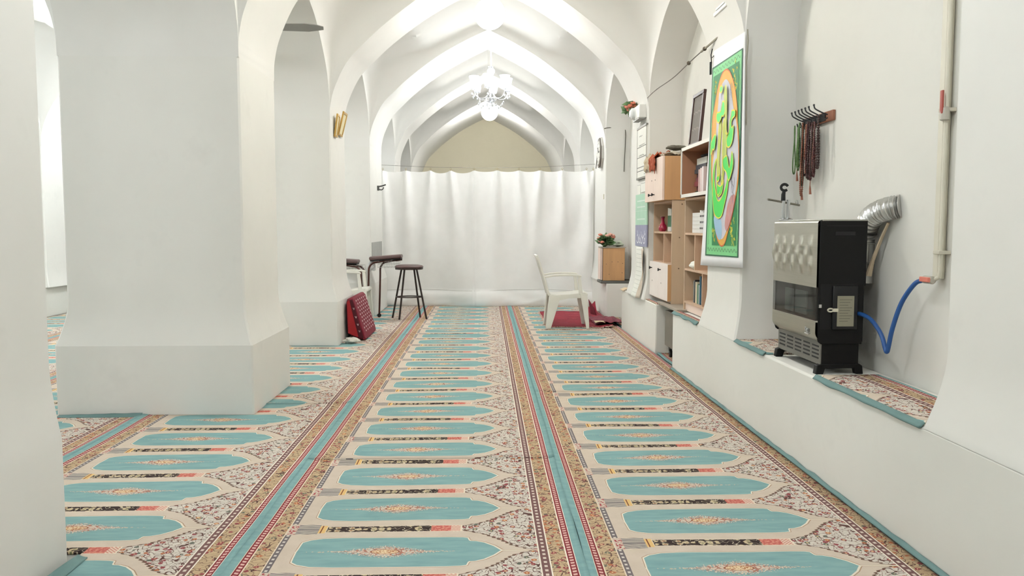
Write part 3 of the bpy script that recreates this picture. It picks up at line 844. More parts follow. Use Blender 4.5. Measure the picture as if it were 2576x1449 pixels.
# ------------------------------------------------------------------ gas heater on the bench
def heater():
    t = thing('gas_heater', 'black and stainless gas heater standing on the masonry bench', 'heater', (1.77, 4.3, .505))
    xf, xb, y0, y1, zb, zt = 1.655, 1.895, 4.02, 4.635, .66, 1.283
    prof_ = [(xf + .03, zb), (xb, zb), (xb, .955), (xb + .012, .955), (xb + .012, zt), (xf + .02, zt), (xf + .012, zt - .004), (xf + .012, zb + .03), (xf + .018, zb + .01)]
    MB().prism(prof_, 'y', y0, y0 + .012).build('side_panel', BLACK, t, bevel=.003)
    MB().prism(prof_, 'y', y1 - .012, y1).build('side_panel', BLACK, t, bevel=.003)
    MB().box(xf + .03, xb + .008, y0 + .012, y1 - .012, zb + .01, zt - .004).build('body', BLACK, t)
    MB().box(xf + .02, xb + .012, y0 - .002, y1 + .002, zt - .004, zt + .004).build('top_plate', M('bright_steel_edge', (200, 200, 194), .25, metal=.9), t, bevel=.002)
    # stainless front, embossed with rows of facets, rolled at its foot
    def dent(y, z):
        d = 0.0
        for r, zc in enumerate((1.155, 1.105, 1.055)):
            for k in range(5):
                yc = 4.09 + k * .122 + (r % 2) * .06
                u, w_ = (y - yc) / .052, (z - zc) / .052
                if abs(u) < 1 and abs(w_) < 1:
                    h = (1 - abs(w_)) * (1 - abs(u))
                    d += .012 * h * (1 if u > -.1 else .4)
        return d
    def front(z0, z1, roll):
        def fn(i, j):
            y = y0 + (y1 - y0) * i; z = z0 + (z1 - z0) * j; x = xf
            if roll and z < zb + .06: x += .045 * ((zb + .06 - z) / .06) ** 2
            if z > zt - .012: x += .012 * ((z - zt + .012) / .012) ** 2
            return (x - dent(y, z) * (0 if roll else 1) * 1.0 + 0, y, z)
        return fn
    MB().grid(84, 60, front(.945, zt, False)).build('upper_front_panel', STEEL, t, angle=60)
    MB().grid(4, 16, front(zb, .775, True)).build('lower_front_panel', STEEL, t, angle=60)
    MB().box(xf + .001, xf + .014, y0 + .002, y1 - .002, .770, .778).build('window_trim', M('bright_steel_edge', (200, 200, 194)), t)
    MB().box(xf + .02, xf + .03, y0 + .012, y1 - .012, .775, .945).build('firebox_back', M('firebox_grey', (70, 66, 60), .5), t)
    MB().box(xf + .012, xf + .02, 4.17, 4.48, .79, .915).build('ceramic_plate', M('pale_ceramic', (150, 162, 154), .5), t, bevel=.004)
    MB().tube([(xf + .010, 4.33, .92), (xf + .010, 4.33, .785)], .003, 6).build('pilot_rod', BLACK, t)
    MB().box(xf + .0, xf + .004, y0 + .004, y1 - .004, .778, .945).build('window_glass', M('smoked_glass', (60, 60, 56), .04, alpha=.45, spec=.8), t)
    # foot grille
    gm = M('grey_painted_steel', (118, 116, 110), .45, metal=.3)
    g0, g1 = 1.695, 1.885
    MB().box(g0, g1, y0 + .012, y1 - .012, .555, zb + .004).build('base', BLACK, t)
    gr = MB().box(g0 - .006, g0, y0 + .012, y1 - .012, .553, zb + .008).build('grille_plate', gm, t)
    for c in range(5):
        for r in range(4):
            ya = y0 + .03 + c * .116; z = .580 + r * .020
            MB().box(g0 - .0075, g0 - .0055, ya, ya + .085, z, z + .008).build('grille_slot', BLACKR, gr)
    for ya in (y0 + .005, y1 - .045):
        mb = MB().prism([(1.665, .505), (1.705, .505), (1.715, .535), (1.865, .535), (1.872, .505), (1.91, .505), (1.905, .548), (1.89, .558), (1.70, .558), (1.672, .552)], 'y', ya, ya + .04)
        mb.build('foot_rail', BLACK, t, bevel=.004)
    # details of the near side
    ys = y0 - .001
    MB().box(1.745, 1.845, ys - .001, ys + .004, 1.205, 1.226).build('grip_slot', BLACKR, t, bevel=.006)
    MB().box(xf + .045, xb - .005, ys - .002, ys + .004, zt - .030, zt - .026).build('side_crease', BLACKR, t)
    MB().box(1.675, 1.865, ys - .0008, ys + .003, .735, .962).build('tap_recess', M('recess_black', (8, 8, 8), .7), t)
    d = MB().box(1.735, 1.862, ys - .014, ys - .001, .735, .955).build('tap_door', M('glossy_black_enamel', (20, 20, 22), .3), t, bevel=.004)
    MB().box(1.757, 1.842, ys - .0165, ys - .0138, .752, .905).build('rating_plate', M('aluminium_label', (160, 156, 136), .5, metal=.3), d)
    for k in range(9):
        zz = .885 - k * .0135
        MB().box(1.768, 1.832 - .01 * (k % 3), ys - .0172, ys - .0162, zz, zz + .0022).build('rating_line', M('faded_print', (104, 100, 88), .7), d)
    mb = MB().box(1.735, 1.760, ys - .022, ys - .014, .826, .842)
    mb.tube([(1.722 + .014 * math.cos(a), ys - .018, .834 + .008 * math.sin(a)) for a in [k * math.pi / 6 for k in range(12)]], .004, 6, closed=True)
    mb.build('door_catch', M('cream_metal', (226, 222, 202), .4), d)
    MB().box(1.667, 1.68, ys - .010, ys + .001, .845, .862).build('chrome_stop', CHROME, t)
    # raised maker's letters on the lower front panel
    lg = MB(); xl = xf - .002; yy = 4.145
    def bar(ya, za, yb, zb_): lg.tube([(xl, yy - ya, .705 + za), (xl, yy - yb, .705 + zb_)], .0028, 6)
    bar(0, .026, .020, .026); bar(.004, .024, .010, .006); bar(.020, .024, .026, .004); bar(.026, .004, .040, .004); bar(.040, .004, .040, .026)
    bar(.052, .026, .052, .006); bar(.052, .006, .062, .002); bar(.0, -.002, .05, -.004)
    lg.build('maker_letters', CHROME, t)
heater()

def mic_clamp():
    t = thing('microphone_clamp', 'chrome stand clamp with black microphone clip on top of the heater', 'stand', (1.72, 4.56, 1.287))
    x, y, z = 1.705, 4.60, 1.2875
    MB().lathe([(.04, 0), (.04, .006), (.028, .012), (.018, .014)], (x, y, z), 24).build('base_disc', CHROME, t)
    for dx in (-.014, .014): MB().tube([(x + dx, y, z + .01), (x + dx, y, z + .115)], .0105, 12).build('chrome_post', CHROME, t)
    MB().tube([(x - .105, y - .0, z + .118), (x + .085, y + .02, z + .085)], .010, 10, flat=.6).build('cross_bar', M('dull_steel', (140, 136, 124), .4, metal=.7), t)
    MB().tube([(x + .065, y + .015, z + .095), (x + .062, y + .015, z + .112), (x + .075, y + .017, z + .112), (x + .077, y + .017, z + .092)], .003, 6).build('wing_hook', CHROME, t)
    MB().tube([(x - .016, y, z + .11), (x - .016, y, z + .145), (x - .012, y, z + .165)], .012, 10, rs=[.013, .012, .009]).build('clip_stem', BLACKR, t)
    MB().tube([(x - .010 + .020 * math.cos(a), y, z + .185 + .018 * math.sin(a)) for a in [k * math.pi / 8 for k in range(1, 15)]], .005, 8, flat=1.6).build('microphone_clip', BLACKR, t)
mic_clamp()

def flue():
    t = thing('flue_pipe', 'silver corrugated flue elbow running from the heater into the wall', 'flue pipe', (1.962, 4.14, .98))
    MB().lathe([(.046, .0), (.046, .10), (.049, .102), (.049, .108), (.046, .11), (.046, .20), (.049, .202), (.049, .208), (.046, .21), (.046, .26)], (1.962, 4.16, .96), 24).build('straight_pipe', M('zinc_pipe', (176, 176, 172), .35, metal=.9), t)
    path = spline([(1.960, 4.16, 1.205), (1.958, 4.14, 1.25), (1.955, 4.09, 1.295), (1.965, 4.02, 1.325), (1.99, 3.96, 1.342), (2.025, 3.925, 1.35)], 22)
    rs = [.053 + .006 * math.cos(i * 1.15) for i in range(len(path))]
    MB().tube(path, .05, 22, rs=rs).build('corrugated_elbow', ALU, t, angle=60)
    MB().tube([(1.995 , 3.99, 1.27), (1.985, 4.03, 1.20), (1.968, 4.085, 1.08), (1.955, 4.10, 1.0)], .012, 8, rs=[.009, .010, .012, .02], flat=.6).build('plaster_strip', M('cream_plaster_tape', (206, 188, 160), .8), t)
    return t
flue()

def gas_line():
    t = thing('gas_pipe', 'cream painted gas pipe running down the recess wall', 'pipe', (1.99, 3.5, 1.0))
    PC = M('cream_paint', (226, 222, 206), .5)
    MB().box(1.985, 2.02, 3.515, 3.56, 1.02, 3.4).build('pipe_cover', PC, t, bevel=.006)
    MB().tube([(1.985, 3.495, 3.4), (1.985, 3.495, 1.06), (1.984, 3.50, 1.03), (1.975, 3.53, 1.015)], .0095, 10).build('pipe', PC, t)
    for z in (1.13, 1.745): MB().box(1.968, 2.02, 3.478, 3.53, z, z + .016).build('pipe_bracket', M('cream_bracket', (214, 208, 192), .5), t, bevel=.002)
    v = MB().lathe([(.012, -.03), (.02, -.025), (.022, 0), (.02, .025), (.012, .03)], (1.978, 3.495, 1.735), 14).build('valve', M('dull_nickel', (200, 196, 186), .4, metal=.5), t)
    MB().box(1.957, 1.966, 3.482, 3.502, 1.735, 1.835).build('valve_lever', M('faded_red_paint', (176, 84, 74), .5), v, bevel=.003)
    v2 = MB().lathe([(.012, -.035), (.018, -.03), (.018, .03), (.012, .035)], (1.965, 3.55, 1.015), 14, axis='y').build('valve', M('dull_nickel', (200, 196, 186)), t)
    MB().box(1.940, 1.952, 3.51, 3.585, 1.006, 1.028).build('valve_lever', M('salmon_paint', (222, 128, 112), .5), v2, bevel=.003)
    path = spline([(1.962, 3.585, 1.012), (1.945, 3.63, .99), (1.92, 3.69, .90), (1.90, 3.725, .78), (1.893, 3.745, .685), (1.890, 3.752, .662), (1.888, 3.765, .675), (1.885, 3.80, .735), (1.88, 3.88, .79), (1.875, 3.96, .812), (1.872, 4.06, .815)], 6)
    h = MB().tube(path, .0105, 12).build('gas_hose', M('blue_rubber_hose', (30, 82, 150), .4))
    tag(h, 'bent blue rubber hose from the wall valve to the heater', 'hose')
gas_line()

# ------------------------------------------------------------------ bench rugs
carpet(.665, 2.95, 3.97, 3.0, 'carpet offcut on the bench in front of the gas heater', cut=1.64, x1=1.96, z=.505, lift=False, name='bench_rug', group='carpet offcuts on the benches')
carpet(.70, 4.66, 5.26, 3.2, 'carpet offcut on the bench between heater and banner', cut=1.64, x1=1.99, z=.505, lift=False, name='bench_rug', group='carpet offcuts on the benches')
carpet(.42, 6.16, 7.02, 3.2, 'carpet offcut on the bench in front of the open bookcase', cut=1.64, x1=1.70, z=.505, lift=False, name='bench_rug', group='carpet offcuts on the benches')
carpet(.42, 7.87, 8.40, 3.3, 'carpet offcut on the short bench under the cabinet doors', cut=1.662, x1=1.715, z=.495, lift=False, name='bench_rug', group='carpet offcuts on the benches')
TEAL = M('teal_carpet_edge', (108, 138, 137), .95)
def teal_edge(x, ya, yb, z, label):
    mb = MB(); n = int((yb - ya) / .02)
    def fn(i, j):
        y = ya + (yb - ya) * i
        return (x + .012 - .022 * j + .004 * noise.noise((y * 9, 1, j)), y, z + .014 - .020 * j * (1 + .7 * noise.noise((y * 6, 3, 0))))
    tag(mb.grid(n, 3, fn).build('rug_binding', TEAL, None, solid=.005), label, 'rug edge', 'frayed teal carpet bindings')
teal_edge(1.628, 2.95, 3.95, .505, 'frayed teal binding hanging over the bench edge before the heater')
teal_edge(1.628, 4.68, 5.24, .505, 'frayed teal binding over the bench edge beside the banner pier')
teal_edge(1.628, 6.20, 7.02, .505, 'frayed teal binding over the bench edge below the open bookcase')
# carpet edge curling up against the widest pillar and the cropped pillar
def curl(x0, x1, y, h, label):
    mb = MB().grid(30, 4, lambda i, j: (x0 + (x1 - x0) * i, y - .05 * (1 - j) - .01, .012 + h * (.35 + .65 * i) * j ** 1.5 * (1 + .25 * noise.noise((i * 7, 2, 0)))))
    tag(mb.build('carpet_fold', TEAL, None, solid=.004), label, 'carpet edge', 'teal carpet edges turned up at the pillars')
curl(-2.80, -2.26, 5.372, .016, 'teal carpet edge turned up against the front of the widest pillar')
mb = MB().grid(10, 6, lambda i, j: (-1.53 + .035 * j, 2.6 + .42 * i, .012 + .025 * (1 - j) ** 2 * math.sin(math.pi * (.25 + .6 * i))))
tag(mb.build('carpet_fold', TEAL, None, solid=.008), 'teal carpet edge curled at the foot of the cropped left pillar', 'carpet edge', 'teal carpet edges turned up at the pillars')
mb = MB().grid(60, 3, lambda i, j: (1.608 + .018 * j, 1.2 + 5.8 * i, .014 + .012 * j + .012 * j * noise.noise((i * 40, 1, 0))))
tag(mb.build('carpet_fold', TEAL, None, solid=.006), 'long teal carpet edge turned up along the foot of the right bench', 'carpet edge')

# ------------------------------------------------------------------ bookcases and cabinets on the right benches
def board(mb, *a): return mb.box(*a)
def bookcase_near():
    t = thing('open_bookcase', 'beige open bookcase with brown upper box shelf behind the banner', 'bookcase', (1.87, 6.66, .515))
    y0, y1, xb = 6.20, 7.12, 2.0
    BR_ = M('red_brown_laminate', (176, 128, 98), .5, stretch=(1, 1, .1), scale=15)
    up = MB().box(1.71, xb, y1 - .018, y1, 1.505, 1.925).build('upper_side', BR_, t)
    MB().box(1.703, 1.711, y1 - .020, y1 + .001, 1.500, 1.930).build('white_edge', EDGE, up)
    MB().box(1.71, xb, y0, y0 + .018, 1.505, 1.925).build('upper_side', BR_, t)
    for z in (1.505, 1.905):
        s = MB().box(1.71, xb, y0, y1 - .018, z, z + .02).build('upper_shelf', BR_, t)
        MB().box(1.703, 1.711, y0, y1, z - .004, z + .024).build('white_edge', EDGE, s)
    MB().box(xb - .01, xb, y0, y1, 1.52, 1.91).build('upper_back', BR_, t)
    for ya in (y0, y1 - .018): MB().box(1.745, xb, ya, ya + .018, .515, 1.50).build('side', BEIGE, t)
    for z in (.585, .87, 1.18, 1.478): MB().box(1.748, xb, y0 + .018, y1 - .018, z, z + .018).build('shelf', BEIGE_IN, t)
    MB().box(1.76, 1.775, y0 + .018, y1 - .018, .515, .585).build('plinth', PEACH, t)
    MB().box(xb - .008, xb, y0, y1, .53, 1.49).build('back_panel', BEIGE_IN, t)
    MB().box(1.752, xb, 6.78, 6.796, .888, 1.18).build('divider', BEIGE_IN, t)
    MB().box(1.752, xb, 6.53, 6.546, .603, .87).build('divider', BEIGE_IN, t)
bookcase_near()
def cabinet_far():
    t = thing('shelf_cabinet', 'beige shelf cabinet with two pale doors at its foot', 'cabinet', (1.86, 8.0, .525))
    y0, y1, xb = 7.56, 8.40, 2.0
    s = MB().box(1.735, xb, y0, y0 + .018, .527, 1.497).build('side', BEIGE, t)
    for z in (.70, .86, 1.15, 1.46, .56): MB().lathe([(.007, -.002), (.007, .001)], (1.80 + .12 * ((z * 7) % 1), y0, z), 8, axis='y').build('screw_cap', M('screw_brown', (120, 96, 76), .5), s)
    MB().box(1.735, xb, y1 - .018, y1, .527, 1.497).build('side', BEIGE, t)
    for z in (.53, .885, 1.185, 1.479): MB().box(1.738, xb, y0 + .018, y1 - .018, z, z + .018).build('shelf', BEIGE_IN, t)
    MB().box(xb - .008, xb, y0, y1, .53, 1.49).build('back_panel', BEIGE_IN, t)
    MB().box(1.742, xb, 7.93, 7.946, .903, 1.185).build('divider', BEIGE_IN, t)
    for k, (ya, yb) in enumerate(((7.565, 7.975), (7.98, 8.395))):
        d = MB().box(1.700, 1.734, ya, yb, .550, .898).build('door', M('pale_white_laminate', (246, 236, 230), .45, var=.02), t, bevel=.002)
        yk = ya + .30 if k == 0 else ya + .30
        MB().lathe([(.005, 0), (.005, -.012), (.016, -.026), (.014, -.030), (.0, -.030)], (1.700, yk, .835), 12, axis='x', cap=False).build('knob', BLACKR, d)
        MB().lathe([(.006, -.002), (.006, .0)], (1.700, yk - .02, .705), 8, axis='x').build('keyhole', M('keyhole_brass', (120, 110, 96), .4), d)
    MB().box(1.701, 1.734, 7.5615, 7.5645, .552, .896).build('door_edge', ORANGE, t)
    w = thing('wall_cabinet', 'wooden wall cabinet with orange side and two pink doors, cloths on top', 'cabinet', (1.81, 7.96, 1.50))
    a0, a1 = 7.55, 8.37
    MB().box(1.658, xb, a0, a1, 1.500, 1.905).build('body', ORANGE, w, bevel=.002)
    for k, (ya, yb) in enumerate(((a0, 7.957), (7.961, a1))):
        d = MB().box(1.636, 1.657, ya, yb, 1.498, 1.907).build('door', PEACH, w, bevel=.002)
        yk = 7.90 if k == 0 else 8.06
        MB().lathe([(.005, 0), (.005, -.012), (.016, -.026), (.014, -.030), (.0, -.030)], (1.636, yk, 1.56), 12, axis='x', cap=False).build('knob', BLACKR, d)
        MB().lathe([(.006, -.002), (.006, .0)], (1.636, yk - .03, 1.70), 8, axis='x').build('screw_hole', BLACKR, d)
    b = MB().box(1.67, 2.0, 7.05, 7.858, .5055, .526).build('bridging_board', M('worn_grey_board', (168, 158, 144), .7), None, bevel=.003)
    tag(b, 'worn board bridging the gap between the two benches', 'board')
cabinet_far()

def trolley():
    t = thing('trolley', 'dark grey trolley on casters tucked into the gap between benches', 'trolley', (1.8, 7.45, .0))
    MB().box(1.72, 1.98, 7.12, 7.74, .115, .455).build('box', M('warm_grey_laminate', (120, 114, 104), .5), t, bevel=.01)
    for x in (1.76, 1.94):
        for y in (7.2, 7.66):
            c = MB().lathe([(.030, -.014), (.042, -.010), (.042, .010), (.030, .014)], (x, y, .046), 20, axis='x').build('caster', BLACKR, t)
            MB().lathe([(.026, -.016), (.026, .016)], (x, y, .046), 16, axis='x').build('hub', CHROME, c)
            MB().box(x - .02, x + .02, y - .012, y + .012, .085, .118).build('caster_bracket', CHROME, c)
trolley()

# ------------------------------------------------------------------ books
BK = {}
def bookmat(c): return M('book_cover_%d_%d_%d' % c, c, .5, var=.05)
PAGES = M('book_pages', (226, 218, 200), .8)
def book(x0, x1, y0, y1, z0, z1, c, label, flat=False, group='books in the bookcases'):
    """upright: spine faces -x; flat: lying, spine faces -x"""
    t = thing('book', label, 'book', ((x0 + x1) / 2, (y0 + y1) / 2, z0), group)
    k = .004; mb = MB()
    if flat:
        mb.box(x0, x1, y0, y1, z0, z0 + k); mb.box(x0, x1, y0, y1, z1 - k, z1); mb.box(x0, x0 + k, y0, y1, z0 + k, z1 - k)
        MB().box(x0 + k, x1 - .006, y0 + .004, y1 - .004, z0 + k, z1 - k).build('pages', PAGES, t, smooth=False)
    else:
        mb.box(x0, x1, y0, y0 + k, z0, z1); mb.box(x0, x1, y1 - k, y1, z0, z1); mb.box(x0, x0 + k, y0 + k, y1 - k, z0, z1)
        MB().box(x0 + k, x1 - .006, y0 + k, y1 - k, z0 + .004, z1 - .004).build('pages', PAGES, t, smooth=False)
    mb.build('cover', bookmat(c), t, smooth=False)
    return t
z = 1.5255
names = ['dark green', 'maroon', 'deep red', 'wine red', 'dark wine', 'black', 'navy black', 'light grey']
cols = [(34, 74, 52), (112, 40, 44), (124, 36, 40), (104, 32, 44), (84, 28, 38), (36, 36, 42), (38, 40, 52), (206, 206, 196)]
hs = [.030, .036, .04, .034, .034, .036, .038, .055]
pos = ['at the bottom of', 'second from the bottom of', 'third from the bottom of', 'in the middle of', 'below the black books of', 'under the navy book of', 'below the grey book of', 'near the top of']
for i in range(8):
    dx = .012 * math.sin(i * 2.1)
    book(1.80 + dx, 1.985, 6.66 + dx, 6.985 + .3 * dx, z, z + hs[i] - .0008, cols[i], '%s book lying %s the stack in the upper box shelf' % (names[i], pos[i]), True)
    z += hs[i]
crumple('folded_cloth', (1.88, 6.80, z + .0), (.08, .13, .016), 1.4, M('black_cloth', (34, 34, 38), .9), 'black folded cloth on top of the book stack in the box shelf', 'cloth', amp=.15)
for i, (c, n_) in enumerate((((206, 172, 164), 'pink'), ((228, 208, 204), 'pale pink'), ((238, 226, 224), 'white'))):
    book(1.735, 1.79, 6.60 - i * .055, 6.645 - i * .055, 1.5255, 1.715 + .008 * i, c, '%s upright book in front of the stack in the upper box shelf' % n_)
for i in range(5):
    book(1.775, 1.96, 6.70, 6.97, 1.199 + i * .034, 1.199 + i * .034 + .0325, (232, 232, 228), 'white volume lying %s in the white pile on the middle shelf' % ['lowest', 'second lowest', 'in the centre', 'second highest', 'highest'][i], True)
for i in range(3):
    b = book(1.765, 1.93, 6.645 - i * .05, 6.69 - i * .05, 1.199, 1.385 - .01 * i, (224, 224, 222), 'white upright volume with dark marks, %s beside the white pile' % ['nearest', 'second', 'third'][i])
    mb = MB()
    for q in range(3): mb.box(1.7635, 1.7655, 6.652 - i * .05, 6.683 - i * .05, 1.23 + q * .05, 1.245 + q * .05)
    mb.build('spine_marks', INK, b, smooth=False)
crumple('paper_wad', (1.80, 6.92, .8885), (.05, .10, .030), 8.8, PAPER, 'white crumpled paper on the lower shelf of the open bookcase', 'paper', amp=.3)
yy = 6.90
for c, w_, h_, n_ in (((120, 122, 120), .022, .185, 'grey'), ((40, 38, 40), .020, .195, 'black'), ((226, 216, 190), .022, .180, 'cream'), ((214, 200, 170), .018, .178, 'tan'), ((70, 122, 100), .026, .165, 'green'), ((190, 196, 190), .020, .16, 'pale grey'), ((48, 98, 122), .030, .235, 'tall blue')):
    book(1.775, 1.94, yy - w_, yy, .6045, .6045 + h_, c, '%s book standing on the lowest shelf of the open bookcase' % n_); yy -= w_ + .012
# white and green books beside the red vase
yy = 8.10
for i, n_ in enumerate(('leftmost', 'second', 'third', 'rightmost')):
    b = book(1.815, 1.97, yy - .034, yy, 1.2042, 1.435 - .004 * i, (228, 230, 224), 'white book with green spine band beside the red vase, %s of four' % n_); yy -= .038
    MB().box(1.8135, 1.8155, yy + .006, yy + .036, 1.25, 1.36).build('green_band', M('green_print', (64, 122, 84), .6), b, smooth=False)
def vase():
    t = thing('vase', 'glossy red bulb-shaped vase on the cabinet shelf', 'vase', (1.785, 8.19, 1.2035))
    MB().lathe([(.0, .0), (.026, .0), (.040, .016), (.043, .035), (.036, .058), (.021, .080), (.015, .11), (.017, .13), (.020, .140)], (1.785, 8.19, 1.2035), 24, cap=False).build('body', M('red_glass', (168, 20, 62), .15, coat=.6), t)
    MB().lathe([(.0, .150), (.021, .150), (.023, .140), (.0, .139)], (1.785, 8.19, 1.2035), 20, cap=False).build('lid', M('dark_red_lid', (120, 24, 52), .3), t)
vase()

# cloths on the cabinet, slate board on the bookcase
def drape(name, x0, x1, y0, y1, z, over, seed, mat, label, amp=.03):
    def fn(i, j):
        x = x0 + (x1 - x0) * i; y = y0 + (y1 - y0) * j
        h = amp * (abs(noise.noise((x * 11 + seed, y * 8, 1))) + .7 * abs(noise.noise((x * 24, y * 19 + seed, 4))))
        if x < 1.632:   # hangs over the door front
            drop = (1.632 - x) * over * (.7 + .8 * abs(noise.noise((seed, y * 14, 3))))
            return (1.628 - h * .5 - .01 * noise.noise((y * 22, seed, 1)), y + .02 * noise.noise((x * 20, y * 9, seed)), z + .004 - drop)
        return (x, y, z + .004 + h * 1.3)
    o = MB().grid(26, 30, fn).build(name, mat, None, angle=40, solid=.003)
    return tag(o, label, 'cloth', 'cloths heaped on the wall cabinet')
drape('draped_cloth', 1.52, 1.90, 8.06, 8.34, 1.909, 1.1, 2.2, M('beige_scarf', (206, 190, 162), .9, c2=(150, 136, 112), scale=9), 'beige cloth hanging over the far corner of the wall cabinet', .05)
drape('draped_cloth', 1.50, 1.88, 7.80, 8.08, 1.909, 1.15, 5.9, M('rust_orange_cloth', (186, 92, 56), .9, c2=(122, 52, 30), scale=11), 'rust orange cloth spilling over the wall cabinet doors', .06)
drape('folded_cloth', 1.66, 1.96, 7.57, 7.80, 1.909, 1.0, 9.1, M('cream_blanket', (216, 208, 192), .9, c2=(160, 150, 132), scale=9), 'cream folded cloth on the near end of the wall cabinet', .045)
crumple('folded_cloth', (1.80, 7.72, 1.965), (.09, .07, .022), 4.4, M('olive_grey_cloth', (108, 104, 92), .9), 'olive grey rag on top of the cream cloth', 'cloth', amp=.4)
def slate():
    t = thing('slate_board', 'dark framed slate board leaning on top of the open bookcase', 'board', (1.86, 7.02, 1.93))
    y0, y1, z0, z1 = 6.76, 7.115, 1.932, 2.385
    tilt = Matrix.Translation((1.77, 0, z0)) @ Matrix.Rotation(R(5), 4, 'Y') @ Matrix.Translation((-1.77, 0, -z0))
    FR = M('dark_walnut_frame', (74, 52, 48), .45)
    for a in ((1.76, 1.785, y0, y1, z0, z0 + .03), (1.76, 1.785, y0, y1, z1 - .03, z1), (1.76, 1.785, y0, y0 + .03, z0 + .03, z1 - .03), (1.76, 1.785, y1 - .03, y1, z0 + .03, z1 - .03)):
        MB().box(*a, tilt).build('frame_bar', FR, t, bevel=.003)
    MB().box(1.770, 1.778, y0 + .03, y1 - .03, z0 + .03, z1 - .03, tilt).build('slate', M('grey_slate', (112, 104, 96), .7), t, smooth=False)
    mb = MB()
    for zc in (2.22, 2.08):
        pts = [(y1 - .06 - k * .018, zc + .010 * math.sin(k * 2.4) + .006 * math.sin(k * 5.1)) for k in range(14)]
        ribbon(mb, pts, .005, 1.7685)
    mb.v = [tuple(tilt @ Vector(p)) for p in mb.v]
    mb.build('chalk_writing', M('chalk', (176, 168, 156), .9), t, smooth=False)
slate()

# ------------------------------------------------------------------ green calligraphy banner on the wall pier
BAN = {
'dark' : [(5.981,2.401),(5.276,2.394),(5.285,1.048),(6.085,1.035)] ,
'light' : [(5.951,2.386),(5.296,2.385),(5.304,1.056),(6.049,1.047)] ,
'field' : [(5.934,2.329),(5.336,2.324),(5.328,1.125),(5.9,1.115)] ,
'oval' : [(5.616,2.323),(5.705,2.314),(5.784,2.263),(5.852,2.174),(5.901,2.09),(5.935,2.041),(5.95,1.922),(5.945,1.668),(5.917,1.539),(5.874,1.41),(5.832,1.284),(5.768,1.171),(5.667,1.117),(5.575,1.137),(5.499,1.222),(5.435,1.299),(5.357,1.425),(5.301,1.566),(5.298,1.736),(5.313,1.849),(5.345,1.95),(5.351,2.018),(5.384,2.106),(5.426,2.184),(5.486,2.251),(5.546,2.298)] ,
'lav' : [(5.621,2.258),(5.76,2.206),(5.795,2.111),(5.82,2.013),(5.85,1.845),(5.914,1.665),(5.878,1.474),(5.821,1.296),(5.736,1.184),(5.608,1.173),(5.455,1.305),(5.372,1.43),(5.315,1.60),(5.313,1.76),(5.36,1.92),(5.445,2.06),(5.5,2.18)] ,
'blue' : [(5.845,1.322),(5.68,1.307),(5.647,1.191),(5.713,1.159),(5.805,1.221)] ,
'red' : [(5.484,1.435),(5.354,1.454),(5.436,1.305),(5.529,1.222),(5.574,1.282)] ,
'bowl' : [(5.883,1.55),(5.865,1.442),(5.825,1.346),(5.723,1.311),(5.635,1.331),(5.578,1.402),(5.523,1.484),(5.498,1.56),(5.514,1.59),(5.55,1.533),(5.628,1.464),(5.71,1.431),(5.765,1.451),(5.797,1.496),(5.833,1.572),(5.83,1.659),(5.79,1.731),(5.837,1.703),(5.873,1.644)] ,
'inner' : [(5.774,1.581),(5.75,1.549),(5.695,1.534),(5.633,1.543),(5.604,1.572),(5.64,1.489),(5.723,1.462),(5.762,1.494)] ,
'hook' : [(5.443,2.02),(5.378,2.011),(5.375,1.978),(5.421,1.967),(5.45,1.943),(5.435,1.907),(5.399,1.917),(5.407,1.843),(5.455,1.792),(5.528,1.79),(5.55,1.841),(5.5,1.887),(5.485,1.953),(5.459,1.989)] ,
'wing' : [(5.417,1.749),(5.388,1.686),(5.403,1.63),(5.476,1.561),(5.536,1.618),(5.609,1.656),(5.623,1.711),(5.559,1.731),(5.523,1.723),(5.474,1.646),(5.439,1.702)] ,
'comma' : [(5.781,2.05),(5.698,2.05),(5.67,2.087),(5.647,2.113),(5.601,2.094),(5.584,2.051),(5.621,2.011),(5.665,2.014),(5.694,1.991),(5.749,1.977),(5.793,2.01)] ,
'knot' : [(5.82,1.906),(5.801,1.88),(5.822,1.816),(5.85,1.8),(5.878,1.807),(5.914,1.772),(5.925,1.843),(5.897,1.872)] ,
'st1' : [(5.744,1.968),(5.692,1.967),(5.729,1.713),(5.702,1.638),(5.73,1.579),(5.767,1.581),(5.785,1.656),(5.784,1.73)] ,
'st2' : [(5.651,1.962),(5.572,1.958),(5.563,1.73),(5.613,1.704),(5.607,1.626),(5.634,1.561),(5.675,1.551),(5.649,1.629),(5.646,1.737)] ,
'top' : [(5.583,2.206),(5.558,2.184),(5.541,2.068),(5.543,1.909),(5.508,1.876),(5.547,1.881),(5.571,1.912),(5.59,2.075),(5.61,2.147)] ,
'loop' : [(5.689,2.224),(5.648,2.211),(5.656,2.183),(5.696,2.178),(5.714,2.204)] ,
'eye' : [(5.742,1.595),(5.701,1.614),(5.682,1.582),(5.723,1.566)] ,
}
def smooth_closed(pts, n=4):
    P = [Vector((p[0], p[1], 0)) for p in pts]; m = len(P); out = []
    for i in range(m):
        a, b, c, d = P[i - 1], P[i], P[(i + 1) % m], P[(i + 2) % m]
        for k in range(n):
            t = k / n
            q = 0.5 * ((2 * b) + (c - a) * t + (2 * a - 5 * b + 4 * c - d) * t * t + (3 * b - a - 3 * c + d) * t ** 3)
            out.append((q.x, q.y))
    return out
